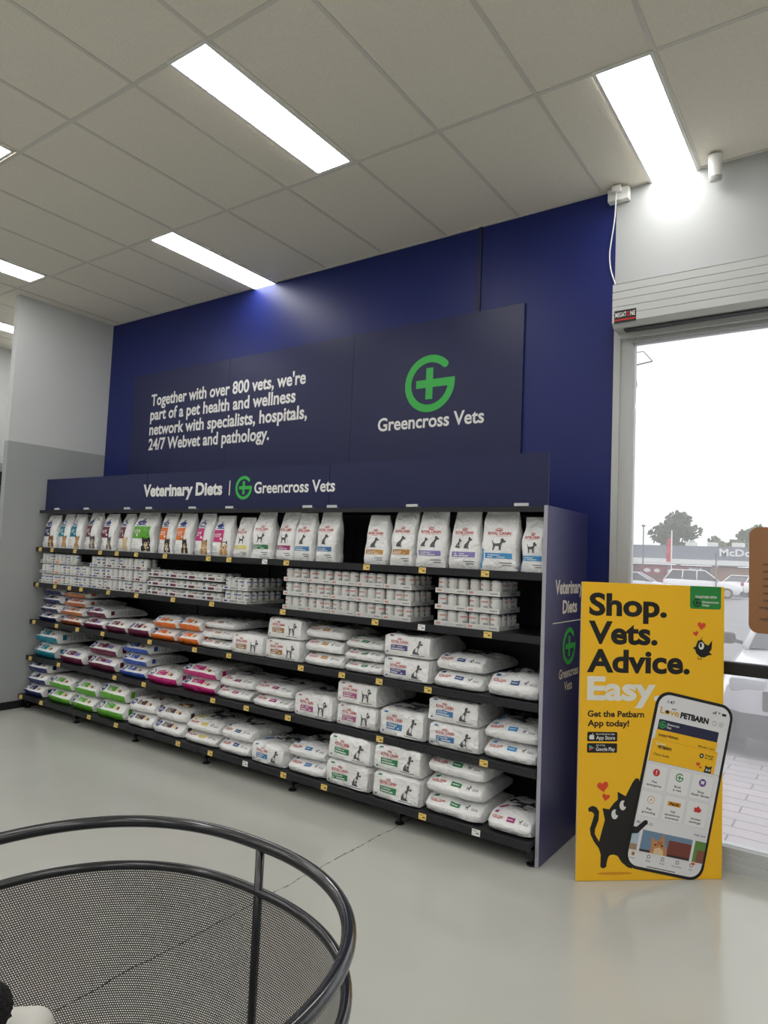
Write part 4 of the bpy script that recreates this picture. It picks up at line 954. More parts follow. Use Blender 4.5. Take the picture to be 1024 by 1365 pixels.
# small black bird
a = MB()
a.poly([(0.646, 1.243), (0.664, 1.252), (0.676, 1.284), (0.700, 1.290), (0.716, 1.270), (0.738, 1.258), (0.762, 1.288), (0.758, 1.238), (0.745, 1.222), (0.762, 1.208), (0.738, 1.204), (0.716, 1.192), (0.690, 1.196), (0.668, 1.214), (0.660, 1.236)], fr, 0, 1)
a.poly(ell(0.697, 1.256, 0.0165, 0.021, 14), fr, 1, 2); a.poly(ell(0.693, 1.260, 0.007, 0.013, 12), fr, 0, 3)
a.poly([(0.690, 1.289), (0.693, 1.289), (0.705, 1.304), (0.703, 1.306)], fr, 0, 1.5)
for x in (0.679, 0.694): a.poly(rect(x, x + 0.003, 1.182, 1.197), fr, 0, 1.5); a.poly(rect(x - 0.005, x + 0.008, 1.181, 1.184), fr, 0, 1.6)
a.obj('bird_print', [I_black, I_white], ps)
# black cat hugging the phone
a = MB()
CAT = [(0.226, 0.466), (0.272, 0.442), (0.308, 0.512), (0.326, 0.536), (0.344, 0.536), (0.356, 0.50), (0.338, 0.424), (0.305, 0.288), (0.290, 0.20), (0.281, 0.12), (0.318, 0.062), (0.290, 0.070), (0.257, 0.095), (0.232, 0.130), (0.210, 0.137), (0.190, 0.134), (0.179, 0.122), (0.172, 0.095), (0.171, 0.075), (0.153, 0.064), (0.137, 0.074), (0.138, 0.138), (0.126, 0.170), (0.098, 0.205), (0.079, 0.240), (0.074, 0.272), (0.090, 0.320), (0.097, 0.345), (0.085, 0.360), (0.065, 0.362), (0.062, 0.380), (0.085, 0.392), (0.108, 0.385), (0.124, 0.362), (0.122, 0.318), (0.103, 0.268), (0.102, 0.245), (0.127, 0.205), (0.140, 0.255), (0.157, 0.318), (0.142, 0.380), (0.180, 0.373), (0.208, 0.408), (0.228, 0.424)]
a.poly(CAT, fr, 0, 1)
for (x, y) in ((0.257, 0.394), (0.212, 0.347)): a.poly(ell(x, y, 0.019, 0.026, 16), fr, 1, 2)
for (x, y) in ((0.270, 0.402), (0.226, 0.358)): a.poly(ell(x, y, 0.011, 0.016, 14), fr, 0, 3)
a.poly(ell(0.218, 0.039, 0.10, 0.0075, 20), fr, 2, 1)
a.obj('cat_print', [I_black, I_white, ink('amber_print', 224, 150, 22)], ps)
# the phone, cut out past the edge of the board and turned
TH = math.radians(-11.4); pu = Vector((math.cos(TH), 0, math.sin(TH))); pv = Vector((-math.sin(TH), 0, math.cos(TH)))
pf = plane_frame((0, -0.0022, 0), pu, pv, 0.0005)
a = MB(); pl = rrect(0.240, 0.700, 0.126, 1.083, 0.078, 8); N = len(pl)
a.poly(pl, pf, 0, 0)
a.add([pf(x, y, 0) for x, y in pl] + [pf(x, y, 0) + Vector((0, 0.0142, 0)) for x, y in pl], [((k + 1) % N, k, k + N, (k + 1) % N + N) for k in range(N)])
a.add([pf(x, y, 0) + Vector((0, 0.0142, 0)) for x, y in pl], [tuple(reversed(range(N)))])
ph = a.obj('phone_print', [I_black], ps)
scr = MB(); scr.poly(rrect(0.256, 0.684, 0.142, 1.067, 0.064, 8), pf, 0, 1); scr.obj('phone_screen', [ink('pale_screen_print', 232, 232, 236)], ph)
a = MB(); text(a, '1:47', pf, 0.306, 1.022, 0.016, 0.042, 0, 0.02, layer=2)
for k in range(4): a.poly(rect(0.575 + 0.006 * k, 0.579 + 0.006 * k, 1.022, 1.027 + 0.004 * k), pf, 0, 2)
for r in (0.013, 0.008): 
    q = ell(0.614, 1.023, r, r, 8, PI * 0.25, PI * 0.75); q2 = ell(0.614, 1.023, r - 0.003, r - 0.003, 8, PI * 0.25, PI * 0.75); a.poly(q + q2[::-1], pf, 0, 2)
a.poly(rrect(0.632, 0.658, 1.021, 1.034, 0.003, 3), pf, 0, 2)
for x in (0.598, 0.638):
    q = ell(x, 0.972, 0.013, 0.013, 20)
    for k in range(20):
        p, q_ = q[k], q[(k + 1) % 20]; s2 = 0.85
        a.poly([p, q_, (x + (q_[0] - x) * s2, 0.972 + (q_[1] - 0.972) * s2), (x + (p[0] - x) * s2, 0.972 + (p[1] - 0.972) * s2)], pf, 1, 2)
a.poly(rect(0.597, 0.599, 0.970, 0.980), pf, 1, 2); a.poly(ell(0.638, 0.972, 0.004, 0.004, 8), pf, 1, 2)
text(a, 'PETBARN', pf, 0.394, 0.961, 0.028, 0.168, 0, 0.06, layer=2, res=3); text(a, 'Love', pf, 0.274, 0.962, 0.034, 0.112, 2, 0.02, layer=2, res=3); text(a, 'PETS', pf, 0.340, 0.992, 0.008, 0.026, 0, 0.03, layer=2)
a.poly(ell(0.315, 0.975, 0.012, 0.008, 10), pf, 0, 3)
a.obj('screen_header', [I_black, I_grey, ink('amber_logo_print', 232, 178, 60)], ph)
a = MB(); a.poly([(0.278, 0.86), (0.634, 0.86), (0.634, 0.925), (0.629, 0.930), (0.283, 0.930), (0.278, 0.925)], pf, 0, 2); leaf_logo(a, pf, 0.304, 0.902, 0.019, 1, 3)
text(a, 'Greencross', pf, 0.328, 0.905, 0.011, 0.072, 2, 0.02, layer=3); text(a, 'Vets', pf, 0.328, 0.888, 0.011, 0.028, 2, 0.02, layer=3); a.obj('navy_card', [ink('navy_card_print', 36, 38, 72), I_green, I_white], ph)
a = MB(); a.poly(rrect(0.274, 0.638, 0.76, 0.874, 0.006, 3), pf, 0, 3); a.poly(rrect(0.262, 0.650, 0.680, 0.821, 0.006, 3), pf, 0, 3.8); a.poly(rect(0.263, 0.650, 0.8200, 0.8218), pf, 3, 4)
text(a, 'puppy', pf, 0.292, 0.842, 0.013, 0.05, 1, 0.03, layer=4.4); text(a, 'kitten', pf, 0.356, 0.842, 0.013, 0.052, 1, 0.03, layer=4.4); a.poly(heart(0.349, 0.848, 0.008), pf, 2, 4.4)
text(a, 'Member card', pf, 0.530, 0.829, 0.010, 0.094, 1, 0.01, layer=4.8); text(a, 'PETBARN', pf, 0.302, 0.775, 0.015, 0.078, 1, 0.05, layer=4.8); text(a, 'Love', pf, 0.290, 0.794, 0.014, 0.05, 4, 0.02, layer=4.8)
text(a, 'Chloe Smith', pf, 0.284, 0.735, 0.012, 0.092, 1, 0.01, layer=4.8); a.poly(ell(0.560, 0.786, 0.0125, 0.0135, 14), pf, 1, 4.8); a.poly(ell(0.560, 0.786, 0.0055, 0.006, 10), pf, 4, 5.2)
text(a, 'Friends', pf, 0.580, 0.789, 0.010, 0.05, 1, 0.02, layer=4.8); text(a, 'for Life', pf, 0.580, 0.775, 0.010, 0.048, 1, 0.02, layer=4.8)
a.poly(heart(0.549, 0.738, 0.013, 0.1), pf, 2, 4.8); a.poly(heart(0.566, 0.724, 0.008, 0.3), pf, 2, 4.8)
a.poly([(0.588, 0.700), (0.632, 0.700), (0.630, 0.728), (0.632, 0.744), (0.618, 0.735), (0.604, 0.735), (0.592, 0.742), (0.593, 0.722)], pf, 1, 4.8)
for x in (0.604, 0.620): a.poly(ell(x, 0.718, 0.0065, 0.0075, 10), pf, 4, 5.2); a.poly(ell(x - 0.002, 0.720, 0.003, 0.004, 8), pf, 1, 5.6)
a.obj('member_card', [Y_board, I_black, O_heart, ink('amber_print', 224, 150, 22), I_white], ph)
a = MB(); a.poly([(0.256, 0.22), (0.684, 0.22), (0.684, 0.690), (0.674, 0.702), (0.266, 0.702), (0.256, 0.690)], pf, 1, 5.8); a.poly([(0.256, 0.22), (0.684, 0.22), (0.684, 0.688), (0.674, 0.700), (0.266, 0.700), (0.256, 0.688)], pf, 0, 6)
a.obj('menu_sheet', [ink('pale_screen_print', 232, 232, 236), ink('soft_grey_print', 176, 170, 160)], ph)
TT = [['Pet', 'emergency'], ['Book', 'a vet'], ['Shop', 'their faves'], ['Pet', 'grooming'], ['Get', 'questions', 'answered'], ['Access', 'savings']]
PURP = ink('purple_print', 108, 58, 148); AMB = ink('amber_print', 224, 150, 22)
for i in range(6):
    c, r_ = i % 3, i // 3
    x0 = 0.258 + 0.1365 * c; y1 = 0.688 - 0.146 * r_; x1 = x0 + 0.128; y0 = y1 - 0.137; xc = (x0 + x1) / 2
    a = MB(); a.poly(rrect(x0, x1, y0, y1, 0.01, 3), pf, 1, 6.4); a.poly(rrect(x0 + 0.002, x1 - 0.002, y0 + 0.002, y1 - 0.002, 0.009, 3), pf, 0, 6.8)
    yi = y1 - 0.043
    if i == 0: a.poly(ell(xc, yi, 0.020, 0.020, 18), pf, 3, 7.2); a.poly(rect(xc - 0.0025, xc + 0.0025, yi - 0.002, yi + 0.012), pf, 0, 7.6); a.poly(rect(xc - 0.0025, xc + 0.0025, yi - 0.011, yi - 0.006), pf, 0, 7.6)
    if i == 1: leaf_logo(a, pf, xc, yi, 0.023, 4, 7.2)
    if i == 2: a.poly(ell(xc, yi, 0.021, 0.021, 18), pf, 5, 7.2); a.poly([(xc - 0.011, yi + 0.01), (xc + 0.011, yi + 0.01), (xc + 0.008, yi - 0.012), (xc + 0.003, yi - 0.006), (xc - 0.003, yi - 0.006), (xc - 0.008, yi - 0.012)], pf, 0, 7.6)
    if i == 3: a.poly(ell(xc, yi, 0.021, 0.021, 18), pf, 6, 7.2); a.poly(ell(xc, yi, 0.018, 0.018, 18), pf, 0, 7.6); a.poly([(xc - 0.01, yi - 0.006), (xc + 0.003, yi + 0.01), (xc + 0.006, yi + 0.008), (xc - 0.006, yi - 0.009)], pf, 6, 8); a.poly(rect(xc + 0.002, xc + 0.009, yi - 0.003, yi), pf, 6, 8)
    if i == 4: a.poly(rrect(xc - 0.038, xc + 0.038, yi - 0.010, yi + 0.013, 0.004, 3), pf, 6, 7.2); text(a, 'Pet.AI', pf, xc, yi - 0.005, 0.013, 0.052, 2, 0.05, 'C', 7.6)
    if i == 5: a.poly(rrect(xc - 0.019, xc + 0.019, yi - 0.014, yi + 0.010, 0.004, 3), pf, 3, 7.2); a.poly([(xc - 0.008, yi + 0.008), (xc + 0.012, yi + 0.008), (xc + 0.004, yi + 0.022)], pf, 3, 7.4); a.poly(rect(xc + 0.006, xc + 0.024, yi - 0.006, yi + 0.003), pf, 3, 7.6)
    ty = y0 + (0.038 if len(TT[i]) == 2 else 0.050)
    for j, s in enumerate(TT[i]): text(a, s, pf, xc, ty - 0.018 * j, 0.0115, len(s) * 0.0098, 2, 0.02, 'C', 7.2)
    a.obj('menu_button', [ink('pale_button_print', 238, 238, 240), I_lgrey, I_black, ink('alert_red_print', 204, 50, 46), ink('deep_green_print', 36, 140, 62), PURP, AMB], ph)
a = MB(); text(a, 'My Pets (3)', pf, 0.268, 0.366, 0.013, 0.092, 0, 0.01, layer=6.6); text(a, 'Add card', pf, 0.604, 0.362, 0.011, 0.066, 1, 0.01, layer=6.6)
# arm over the screen
a.poly([(0.250, 0.305), (0.285, 0.312), (0.318, 0.358), (0.330, 0.372), (0.326, 0.388), (0.310, 0.388), (0.296, 0.372), (0.272, 0.345), (0.248, 0.345)], pf, 2, 9)
a.obj('pet_list_heading', [I_grey, PURP, I_black], ph)
a = MB()
a.poly(rect(0.312, 0.604, 0.224, 0.337), pf, 0, 6.6); a.poly(rect(0.47, 0.604, 0.224, 0.31), pf, 3, 6.8); a.poly(rect(0.312, 0.604, 0.224, 0.236), pf, 4, 7)
a.poly([(0.372, 0.224), (0.376, 0.262), (0.366, 0.312), (0.394, 0.292), (0.414, 0.298), (0.436, 0.335), (0.446, 0.292), (0.462, 0.262), (0.474, 0.224)], pf, 1, 7.2)
a.poly([(0.392, 0.224), (0.396, 0.252), (0.424, 0.262), (0.446, 0.248), (0.452, 0.224)], pf, 2, 7.4)
for x in (0.398, 0.436): a.poly(ell(x, 0.272, 0.007, 0.005, 10), pf, 4, 7.6)
for k in range(4): a.poly(rect(0.408 + 0.007 * k, 0.411 + 0.007 * k, 0.276, 0.294), pf, 3, 7.6)
a.obj('pet_photo', [ink('blue_grey_print', 112, 140, 168), ink('ginger_print', 200, 136, 84), FUR['cream'], ink('brick_print', 122, 62, 52), FUR['dark']], ph)
a = MB(); a.poly([(0.256, 0.224), (0.296, 0.224), (0.296, 0.337), (0.256, 0.337)], pf, 0, 6.6); a.poly(rect(0.256, 0.296, 0.224, 0.256), pf, 1, 6.8); a.poly(rect(0.620, 0.684, 0.224, 0.337), pf, 2, 6.6); a.poly(rect(0.64, 0.684, 0.224, 0.29), pf, 3, 6.8)
a.obj('pet_photo_edge', [ink('pale_blue_print', 178, 200, 216), ink('sand_print', 168, 140, 110), ink('leaf_print', 96, 140, 66), ink('red_brown_print', 138, 84, 66)], ph)
a = MB()
for k, x in enumerate((0.284, 0.3745, 0.4557, 0.5416, 0.6236)):
    a.poly(ell(x, 0.203, 0.010, 0.011, 14), pf, 1 if k == 0 else 0, 2); a.poly(ell(x, 0.203, 0.006, 0.007, 12), pf, 2 if k else 0, 2.4); text(a, ('Home', 'Shop', 'Feed', 'Pet Services', 'Cart')[k], pf, x, 0.177, 0.008, (0.03, 0.026, 0.026, 0.056, 0.022)[k], 0, 0.01, 'C', 2)
a.poly(ell(0.632, 0.215, 0.012, 0.008, 12), pf, 3, 2.8); a.poly(rect(0.374, 0.541, 0.1485, 0.1525), pf, 4, 2)
a.obj('navigation_bar', [I_grey, AMB, ink('pale_screen_print', 232, 232, 236), O_heart, I_black], ph)

# ------------------------------------------------------------------ round mesh trolley
TC = (-0.975, 0.603); TA, TB, TN = 0.408, 0.410, 2.3
def trim_pt(t, z, s=1.0):
    c, s_ = math.cos(t), math.sin(t)
    return (TA * s * math.copysign(abs(c) ** (2 / TN), c), TB * s * math.copysign(abs(s_) ** (2 / TN), s_), z)
tro = empty('mesh_trolley', (TC[0], TC[1], 0)); tag(tro, 'black round tub trolley with perforated mesh wall in the foreground', 'trolley')
M_tube = mat('black_gloss_tube', srgb(28, 29, 34), 0.22, spec=0.6, coat=0.4)
NT = 96; RZ, LZ, BZ = 1.098, 1.008, 0.60
w = MB(); w.tube([trim_pt(2 * PI * k / NT, RZ) for k in range(NT)], 0.0118, 14, True); w.obj('hand_rail', M_tube, tro, True)
w = MB(); w.tube([trim_pt(2 * PI * k / NT, LZ) for k in range(NT)], 0.0095, 12, True); w.obj('lower_rim', M_tube, tro, True)
# mesh wall with arc-length uv
w = MB(); ring = [trim_pt(2 * PI * k / NT, 0) for k in range(NT + 1)]
arc = [0.0]
for k in range(NT): arc.append(arc[-1] + math.hypot(ring[k + 1][0] - ring[k][0], ring[k + 1][1] - ring[k][1]))
vs_ = [(p[0] * 0.992, p[1] * 0.992, z) for z in (BZ, LZ - 0.004) for p in ring]
me = bpy.data.meshes.new('mesh_wall'); me.from_pydata(vs_, [], [(k, k + 1, NT + 1 + k + 1, NT + 1 + k) for k in range(NT)]); me.materials.append(M_mesh)
ul = me.uv_layers.new(name='UVMap'); me.update()
for lp in me.loops:
    i = lp.vertex_index; ul.data[lp.index].uv = (arc[i % (NT + 1)], vs_[i][2])
for p in me.polygons: p.use_smooth = True
o = bpy.data.objects.new('mesh_wall', me); COL.objects.link(o); o.parent = tro
w = MB(); w.tube([trim_pt(2 * PI * k / NT, BZ) for k in range(NT)], 0.0095, 10, True); w.obj('bottom_rim', M_tube, tro, True)
w = MB(); w.add([trim_pt(2 * PI * k / NT, BZ - 0.004, 0.985) for k in range(NT)] + [trim_pt(2 * PI * k / NT, BZ + 0.004, 0.985) for k in range(NT)], [tuple(reversed(range(NT))), tuple(range(NT, 2 * NT))] + [(k, (k + 1) % NT, NT + (k + 1) % NT, NT + k) for k in range(NT)])
w.obj('tub_floor', mat('grey_tub_floor', srgb(120, 120, 118), 0.6), tro)
for t in (PI / 2, PI + 0.28, 3 * PI / 2, -0.28):
    a, b = trim_pt(t, RZ), trim_pt(t, BZ - 0.02); w = MB(); w.tube([a, (b[0], b[1], 0.85), b], 0.0088, 12); po = w.obj('post', M_tube, tro, True)
for t in (PI / 4, 3 * PI / 4, 5 * PI / 4, 7 * PI / 4):
    a = trim_pt(t, BZ, 0.95); w = MB(); w.tube([(a[0], a[1], BZ - 0.005), (a[0], a[1], 0.11)], 0.011, 12); lg = w.obj('leg', M_tube, tro, True)
    w = MB(); w.cyl((a[0] - 0.012, a[1], 0.05), (a[0] + 0.012, a[1], 0.05), 0.05, n=24); w.obj('wheel', M_black, lg, True, auto=40)
    w = MB(); w.box(a[0] - 0.018, a[0] - 0.0135, a[1] - 0.012, a[1] + 0.012, 0.045, 0.115); w.box(a[0] + 0.0135, a[0] + 0.018, a[1] - 0.012, a[1] + 0.012, 0.045, 0.115); w.box(a[0] - 0.018, a[0] + 0.018, a[1] - 0.012, a[1] + 0.012, 0.108, 0.115); w.obj('wheel_fork', M_blackmetal, lg)
# goods in the tub: a white rounded pack and a black fluffy toy
w = MB(); w.bbox(-0.16, 0.0, -0.2, 0.0, 0.0, 0.312, 0.034, seg=5)
o = w.obj('white_pack', mat('matt_white_pack', srgb(206, 205, 198), 0.5), None, True, loc=(-1.105, 0.69, BZ + 0.006)); o.rotation_euler = (0, 0, 0.765); tag(o, 'white rounded pack lying in the trolley at the bottom left', 'package')
bm = bmesh.new(); bmesh.ops.create_icosphere(bm, subdivisions=5, radius=1)
w = MB()
bm.verts.index_update()
vv = []
for v in bm.verts:
    n_ = noise.noise(v.co * 9) * 0.06 + noise.noise(v.co * 26) * 0.05 + abs(noise.noise(v.co * 60)) * 0.05
    c = v.co * (1 + n_); vv.append((c.x * 0.04, c.y * 0.04, 0.05 + c.z * 0.037))
zmin = min(p[2] for p in vv); vv = [(x, y, z - zmin) for x, y, z in vv]
w.add(vv, [[v.index for v in f.verts] for f in bm.faces]); bm.free()
fz_ = empty('fluffy_toy', (-1.105, 0.56, BZ + 0.3185)); tag(fz_, 'black fluffy toy in the trolley beside the white pack', 'toy')
w.obj('fluffy_body', mat('black_fur', srgb(20, 19, 18), 0.95, bump=0.8, bscale=300), fz_, True)
w = MB(); w.tube([(-0.025, -0.033, 0.015), (0.0, -0.042, 0.014), (0.025, -0.033, 0.015)], 0.006, 8); w.obj('brown_trim', mat('brown_cloth', srgb(70, 60, 46), 0.9), fz_, True)

# ------------------------------------------------------------------ alcove shelving past the stub wall
al = empty('alcove_shelving', (-9.0, 4.0, 0)); tag(al, 'dark shelving unit with brackets in the alcove past the grey stub wall', 'shelving')
w = MB(); w.box(-0.06, -0.02, -0.3, 0.36, 0, 2.55); w.obj('back_panel', M_peg, al)
for z in (0.25, 0.8, 1.3, 1.75, 2.05, 2.35):
    w = MB(); w.box(-0.02, 0.32, -0.28, 0.34, z, z + 0.03); w.obj('shelf', M_blackmetal, al)

# ------------------------------------------------------------------ outside
def paving_material():
    m = bpy.data.materials.new('pale_pavers'); m.use_nodes = True; nt = m.node_tree; b = nt.nodes['Principled BSDF']
    tc = nt.nodes.new('ShaderNodeTexCoord'); br = nt.nodes.new('ShaderNodeTexBrick'); nt.links.new(tc.outputs['Object'], br.inputs['Vector'])
    br.inputs['Color1'].default_value = srgb(196, 186, 188); br.inputs['Color2'].default_value = srgb(186, 178, 182); br.inputs['Mortar'].default_value = srgb(110, 106, 108)
    br.inputs['Scale'].default_value = 1.0; br.inputs['Mortar Size'].default_value = 0.006; br.inputs['Brick Width'].default_value = 0.46; br.inputs['Row Height'].default_value = 0.16
    nt.links.new(br.outputs['Color'], b.inputs['Base Color']); b.inputs['Roughness'].default_value = 0.7
    return m
w = MB(); w.box(-30, 30, WALL + 0.16, 7.04, -0.1, 0.0); struct(w.obj('footpath', paving_material()))
w = MB(); w.box(-30, 30, 7.04, 7.2, -0.12, -0.015); struct(w.obj('kerb', mat('concrete_kerb', srgb(150, 148, 148), 0.8)))
w = MB(); w.box(-160, 160, 7.2, 260, -0.3, -0.10); struct(w.obj('car_park_ground', mat('wet_asphalt', srgb(112, 112, 116), 0.5, vary=0.15, vscale=0.6)))
for k in range(5):
    w = MB(); x = -12.5 + 2.6 * k; w.box(x - 0.06, x + 0.06, 24, 29, -0.1, -0.094); struct(w.obj('road_marking', M_white))

CARP = {}
def car_paint(r, g, b): return mat('car_paint_%d' % (r * 7 + g), srgb(r, g, b), 0.22, spec=0.6, coat=0.6)
C_glass = mat('dark_car_glass', srgb(40, 44, 50), 0.08, spec=0.7); C_tyre = mat('tyre_rubber', srgb(30, 30, 31), 0.8); C_light = mat('headlight_lens', srgb(205, 208, 214), 0.12); C_tail = mat('tail_light_lens', srgb(170, 26, 26), 0.2); C_trim = mat('black_bumper_trim', srgb(42, 42, 45), 0.5)
def car(loc, rz, paint, label, suv=True, group=None):
    """nose toward -y; origin on the ground under the middle"""
    t = empty('parked_car', loc, rz); tag(t, label, 'car', group)
    Lh = 2.35; zb = 0.28; W = 0.92; H = 1.72 if suv else 1.46; hood = 1.02 if suv else 0.92
    st_ = [(-Lh, 0.42, 0.66, 0.70), (-Lh + 0.06, 0.32, 0.80, 0.82), (-Lh + 0.25, zb, hood - 0.12, 0.89), (-1.55, zb, hood - 0.04, W), (-0.95, zb, hood + 0.02, W), (-0.3, zb, hood + 0.06, W), (0.9, zb, hood + 0.07, W), (1.9, zb, hood + 0.08, W), (Lh - 0.12, 0.32, hood + 0.06, 0.88), (Lh, 0.42, hood - 0.08, 0.80)]
    def section(y, z0, z1, hw, n=6):
        pts = []
        r = 0.12
        pts += [(-hw + 0.05, z0), (hw - 0.05, z0), (hw, z0 + 0.10), (hw + 0.012, (z0 + z1) / 2), (hw - 0.02, z1 - 0.10), (hw - 0.10, z1 - 0.015), (hw * 0.5, z1 + 0.012), (0, z1 + 0.02), (-hw * 0.5, z1 + 0.012), (-hw + 0.10, z1 - 0.015), (-hw + 0.02, z1 - 0.10), (-hw - 0.012, (z0 + z1) / 2), (-hw, z0 + 0.10)]
        return [(x, y, z) for x, z in pts]
    mb = MB(); S = [section(*s) for s in st_]; n = len(S[0])
    mb.v = [p for s in S for p in s]
    for i in range(len(S) - 1):
        for k in range(n): mb.f.append((i * n + k, i * n + (k + 1) % n, (i + 1) * n + (k + 1) % n, (i + 1) * n + k)); mb.m.append(0)
    mb.f += [tuple(reversed(range(n))), tuple((len(S) - 1) * n + k for k in range(n))]; mb.m += [0, 0]
    mb.f = [tuple(reversed(f)) for f in mb.f]
    mb.obj('car_body', [paint], t, True, auto=40)
    # cabin
    y0, y1, y2, y3 = -1.0, -0.22, (1.75 if suv else 1.15), (2.22 if suv else 1.95); zw = hood + 0.03
    mb = MB(); a, b_ = 0.80, 0.66
    V_ = [(-a, y0, zw), (a, y0, zw), (a, y3, zw), (-a, y3, zw), (-b_, y1, H - 0.06), (b_, y1, H - 0.06), (b_, y2, H - 0.06), (-b_, y2, H - 0.06)]
    mb.add(V_, [(3, 2, 1, 0), (4, 5, 6, 7), (0, 1, 5, 4), (1, 2, 6, 5), (2, 3, 7, 6), (3, 0, 4, 7)]); mb.obj('windows', [C_glass], t)
    mb = MB(); mb.bbox(-b_ - 0.015, b_ + 0.015, y1 - 0.03, y2 + 0.06, H - 0.065, H, 0.025); mb.obj('roof', [paint], t, True, auto=40)
    mb = MB()
    for s in (-1, 1):
        for (p, q) in (((s * a, y0, zw), (s * b_, y1, H - 0.05)), ((s * (a + .01), 0.28, zw), (s * (b_ + .01), 0.28, H - 0.05)), ((s * (a + .01), 1.15, zw), (s * (b_ + .01), 1.1, H - 0.05)), ((s * a, y3, zw), (s * b_, y2, H - 0.05))): mb.cyl(p, q, 0.035, n=8)
    mb.obj('window_pillars', [paint], t, True)
    for s in (-1, 1):
        for y in (-1.45, 1.42):
            mb = MB(); mb.cyl((s * 0.74, y, 0.33), (s * 0.945, y, 0.33), 0.33, n=24); wh = mb.obj('wheel', [C_tyre], t, True, auto=40)
            mb = MB(); mb.cyl((s * 0.946, y, 0.33), (s * 0.955, y, 0.33), 0.21, 0.2, n=20); mb.obj('wheel_rim', [M_chrome], wh, True, auto=40)
        mb = MB(); mb.bbox(s * 0.62 - 0.16, s * 0.62 + 0.16, -Lh + 0.02, -Lh + 0.2, 0.66, 0.80, 0.04); mb.obj('headlight', [C_light], t, True, auto=40)
        mb = MB(); mb.bbox(s * 0.76 - 0.09, s * 0.76 + 0.09, Lh - 0.1, Lh + 0.01, 0.75, 1.0, 0.03); mb.obj('tail_light', [C_tail], t, True, auto=40)
        mb = MB(); mb.bbox(s * 1.03 - 0.10, s * 1.03 + 0.10, -0.80, -0.70, zw + 0.0, zw + 0.13, 0.04); mb.cyl((s * 0.86, -0.74, zw + 0.02), (s * 0.98, -0.74, zw + 0.05), 0.02, n=8); mb.obj('side_mirror', [M_black], t, True, auto=40)
    mb = MB(); mb.bbox(-0.50, 0.50, -Lh - 0.012, -Lh + 0.08, 0.52, 0.70, 0.015); mb.obj('grille', [C_trim], t, True, auto=40)
    mb = MB(); mb.bbox(-0.86, 0.86, -Lh - 0.02, -Lh + 0.22, 0.26, 0.50, 0.05); mb.obj('front_bumper', [C_trim], t, True, auto=40)
    mb = MB(); mb.bbox(-0.86, 0.86, Lh - 0.14, Lh + 0.03, 0.34, 0.52, 0.03); mb.obj('rear_bumper', [C_trim], t, True, auto=40)
    mb = MB(); mb.box(-0.19, 0.19, Lh + 0.0305, Lh + 0.034, 0.40, 0.50); mb.obj('number_plate', [I_cream], t)
    return t
WHITE_CAR = car_paint(232, 232, 234)
car((-0.22, 9.45, -0.10), 0.0, WHITE_CAR, 'white car parked nose toward the shop just outside the window', False)
car((-8.35, 48.0, -0.10), math.radians(100), WHITE_CAR, 'white station wagon in the car park below the large white sign letters', True)
car((-12.95, 46.5, -0.10), math.radians(20), car_paint(224, 226, 230), 'white hatchback at the left edge of the window view', False)
car((-10.9, 42.0, -0.10), math.radians(96), car_paint(206, 208, 214), 'pale silver car just above the top edge of the yellow board', False)
car((-6.5, 55.0, -0.10), math.radians(160), car_paint(240, 240, 242), 'small white car at the right end of the parked row', False)

# far building with fascia and letters
bd = empty('restaurant_building', (-20, 75, -0.1)); tag(bd, 'long low grey-roofed restaurant building with red shopfronts across the car park', 'building')
BX0, BX1 = -24.0, 6.0; o0 = Vector((-20, 75, -0.1))
def bpart(name, m, x0, x1, y0, y1, z0, z1, parent=None):
    w = MB(); w.box(x0 + 20, x1 + 20, y0 - 75, y1 - 75, z0 + 0.1, z1 + 0.1); return w.obj(name, m, parent or bd)
bpart('building_wall', mat('grey_red_wall', srgb(118, 78, 80), 0.7), BX0, BX1, 75, 86, -0.1, 2.0)
bpart('roof_fascia', mat('grey_roof_cladding', srgb(122, 126, 136), 0.6), BX0, BX1, 74.6, 86.4, 2.62, 4.0)
bpart('white_fascia_band', M_white, BX0, BX1, 74.0, 86.4, 2.12, 2.62)
bpart('brown_shopfront', mat('tan_brick_wall', srgb(150, 116, 92), 0.7), -12.2, -8.2, 74.8, 75, 0.6, 1.9)
bpart('red_sign_panel', mat('faded_red_panel', srgb(150, 50, 62), 0.6), -19.0, -16.6, 74.8, 75, 0.95, 1.85)
bpart('red_sign_panel', mat('faded_red_panel', srgb(150, 50, 62), 0.6), -16.4, -13.9, 74.8, 75, 0.95, 1.85)
bpart('shop_window', mat('shop_window_glass', srgb(74, 84, 84), 0.2), -15.6, -13.0, 74.85, 75, -0.1, 1.25)
f = bpart('window_frame', M_white, -15.75, -12.85, 74.82, 74.9, 1.25, 1.38); bpart('window_frame', M_white, -15.75, -15.6, 74.82, 74.9, -0.1, 1.25); bpart('window_frame', M_white, -13.0, -12.85, 74.82, 74.9, -0.1, 1.25)
bpart('doorway', mat('dark_doorway', srgb(62, 66, 76), 0.4), -12.6, -11.5, 74.85, 75, -0.1, 1.8)
bpart('red_sign_panel', mat('faded_red_panel', srgb(150, 50, 62), 0.6), -9.3, -8.5, 74.7, 74.8, 0.5, 1.3)
frb = plane_frame((20, -0.9, 0.1), (1, 0, 0), (0, 0, 1), 0.01)
w = MB(); text(w, "McDonald's", frb, -11.3, 3.08, 0.66, 5.4, 0, 0.03); w.obj('sign_letters', I_white, bd)
frb = plane_frame((20, -0.2, 0.1), (1, 0, 0), (0, 0, 1), 0.02)
w = MB(); text(w, 'McCafe', frb, -14.2, 1.45, 0.34, 1.3, 0, 0.04); 
for (x, r) in ((-18.3, 0.35), (-17.3, 0.3), (-15.9, 0.38)): w.poly(ell(x, 1.35, r, 0.2, 14), frb, 0)
w.obj('sign_print', I_white, bd)
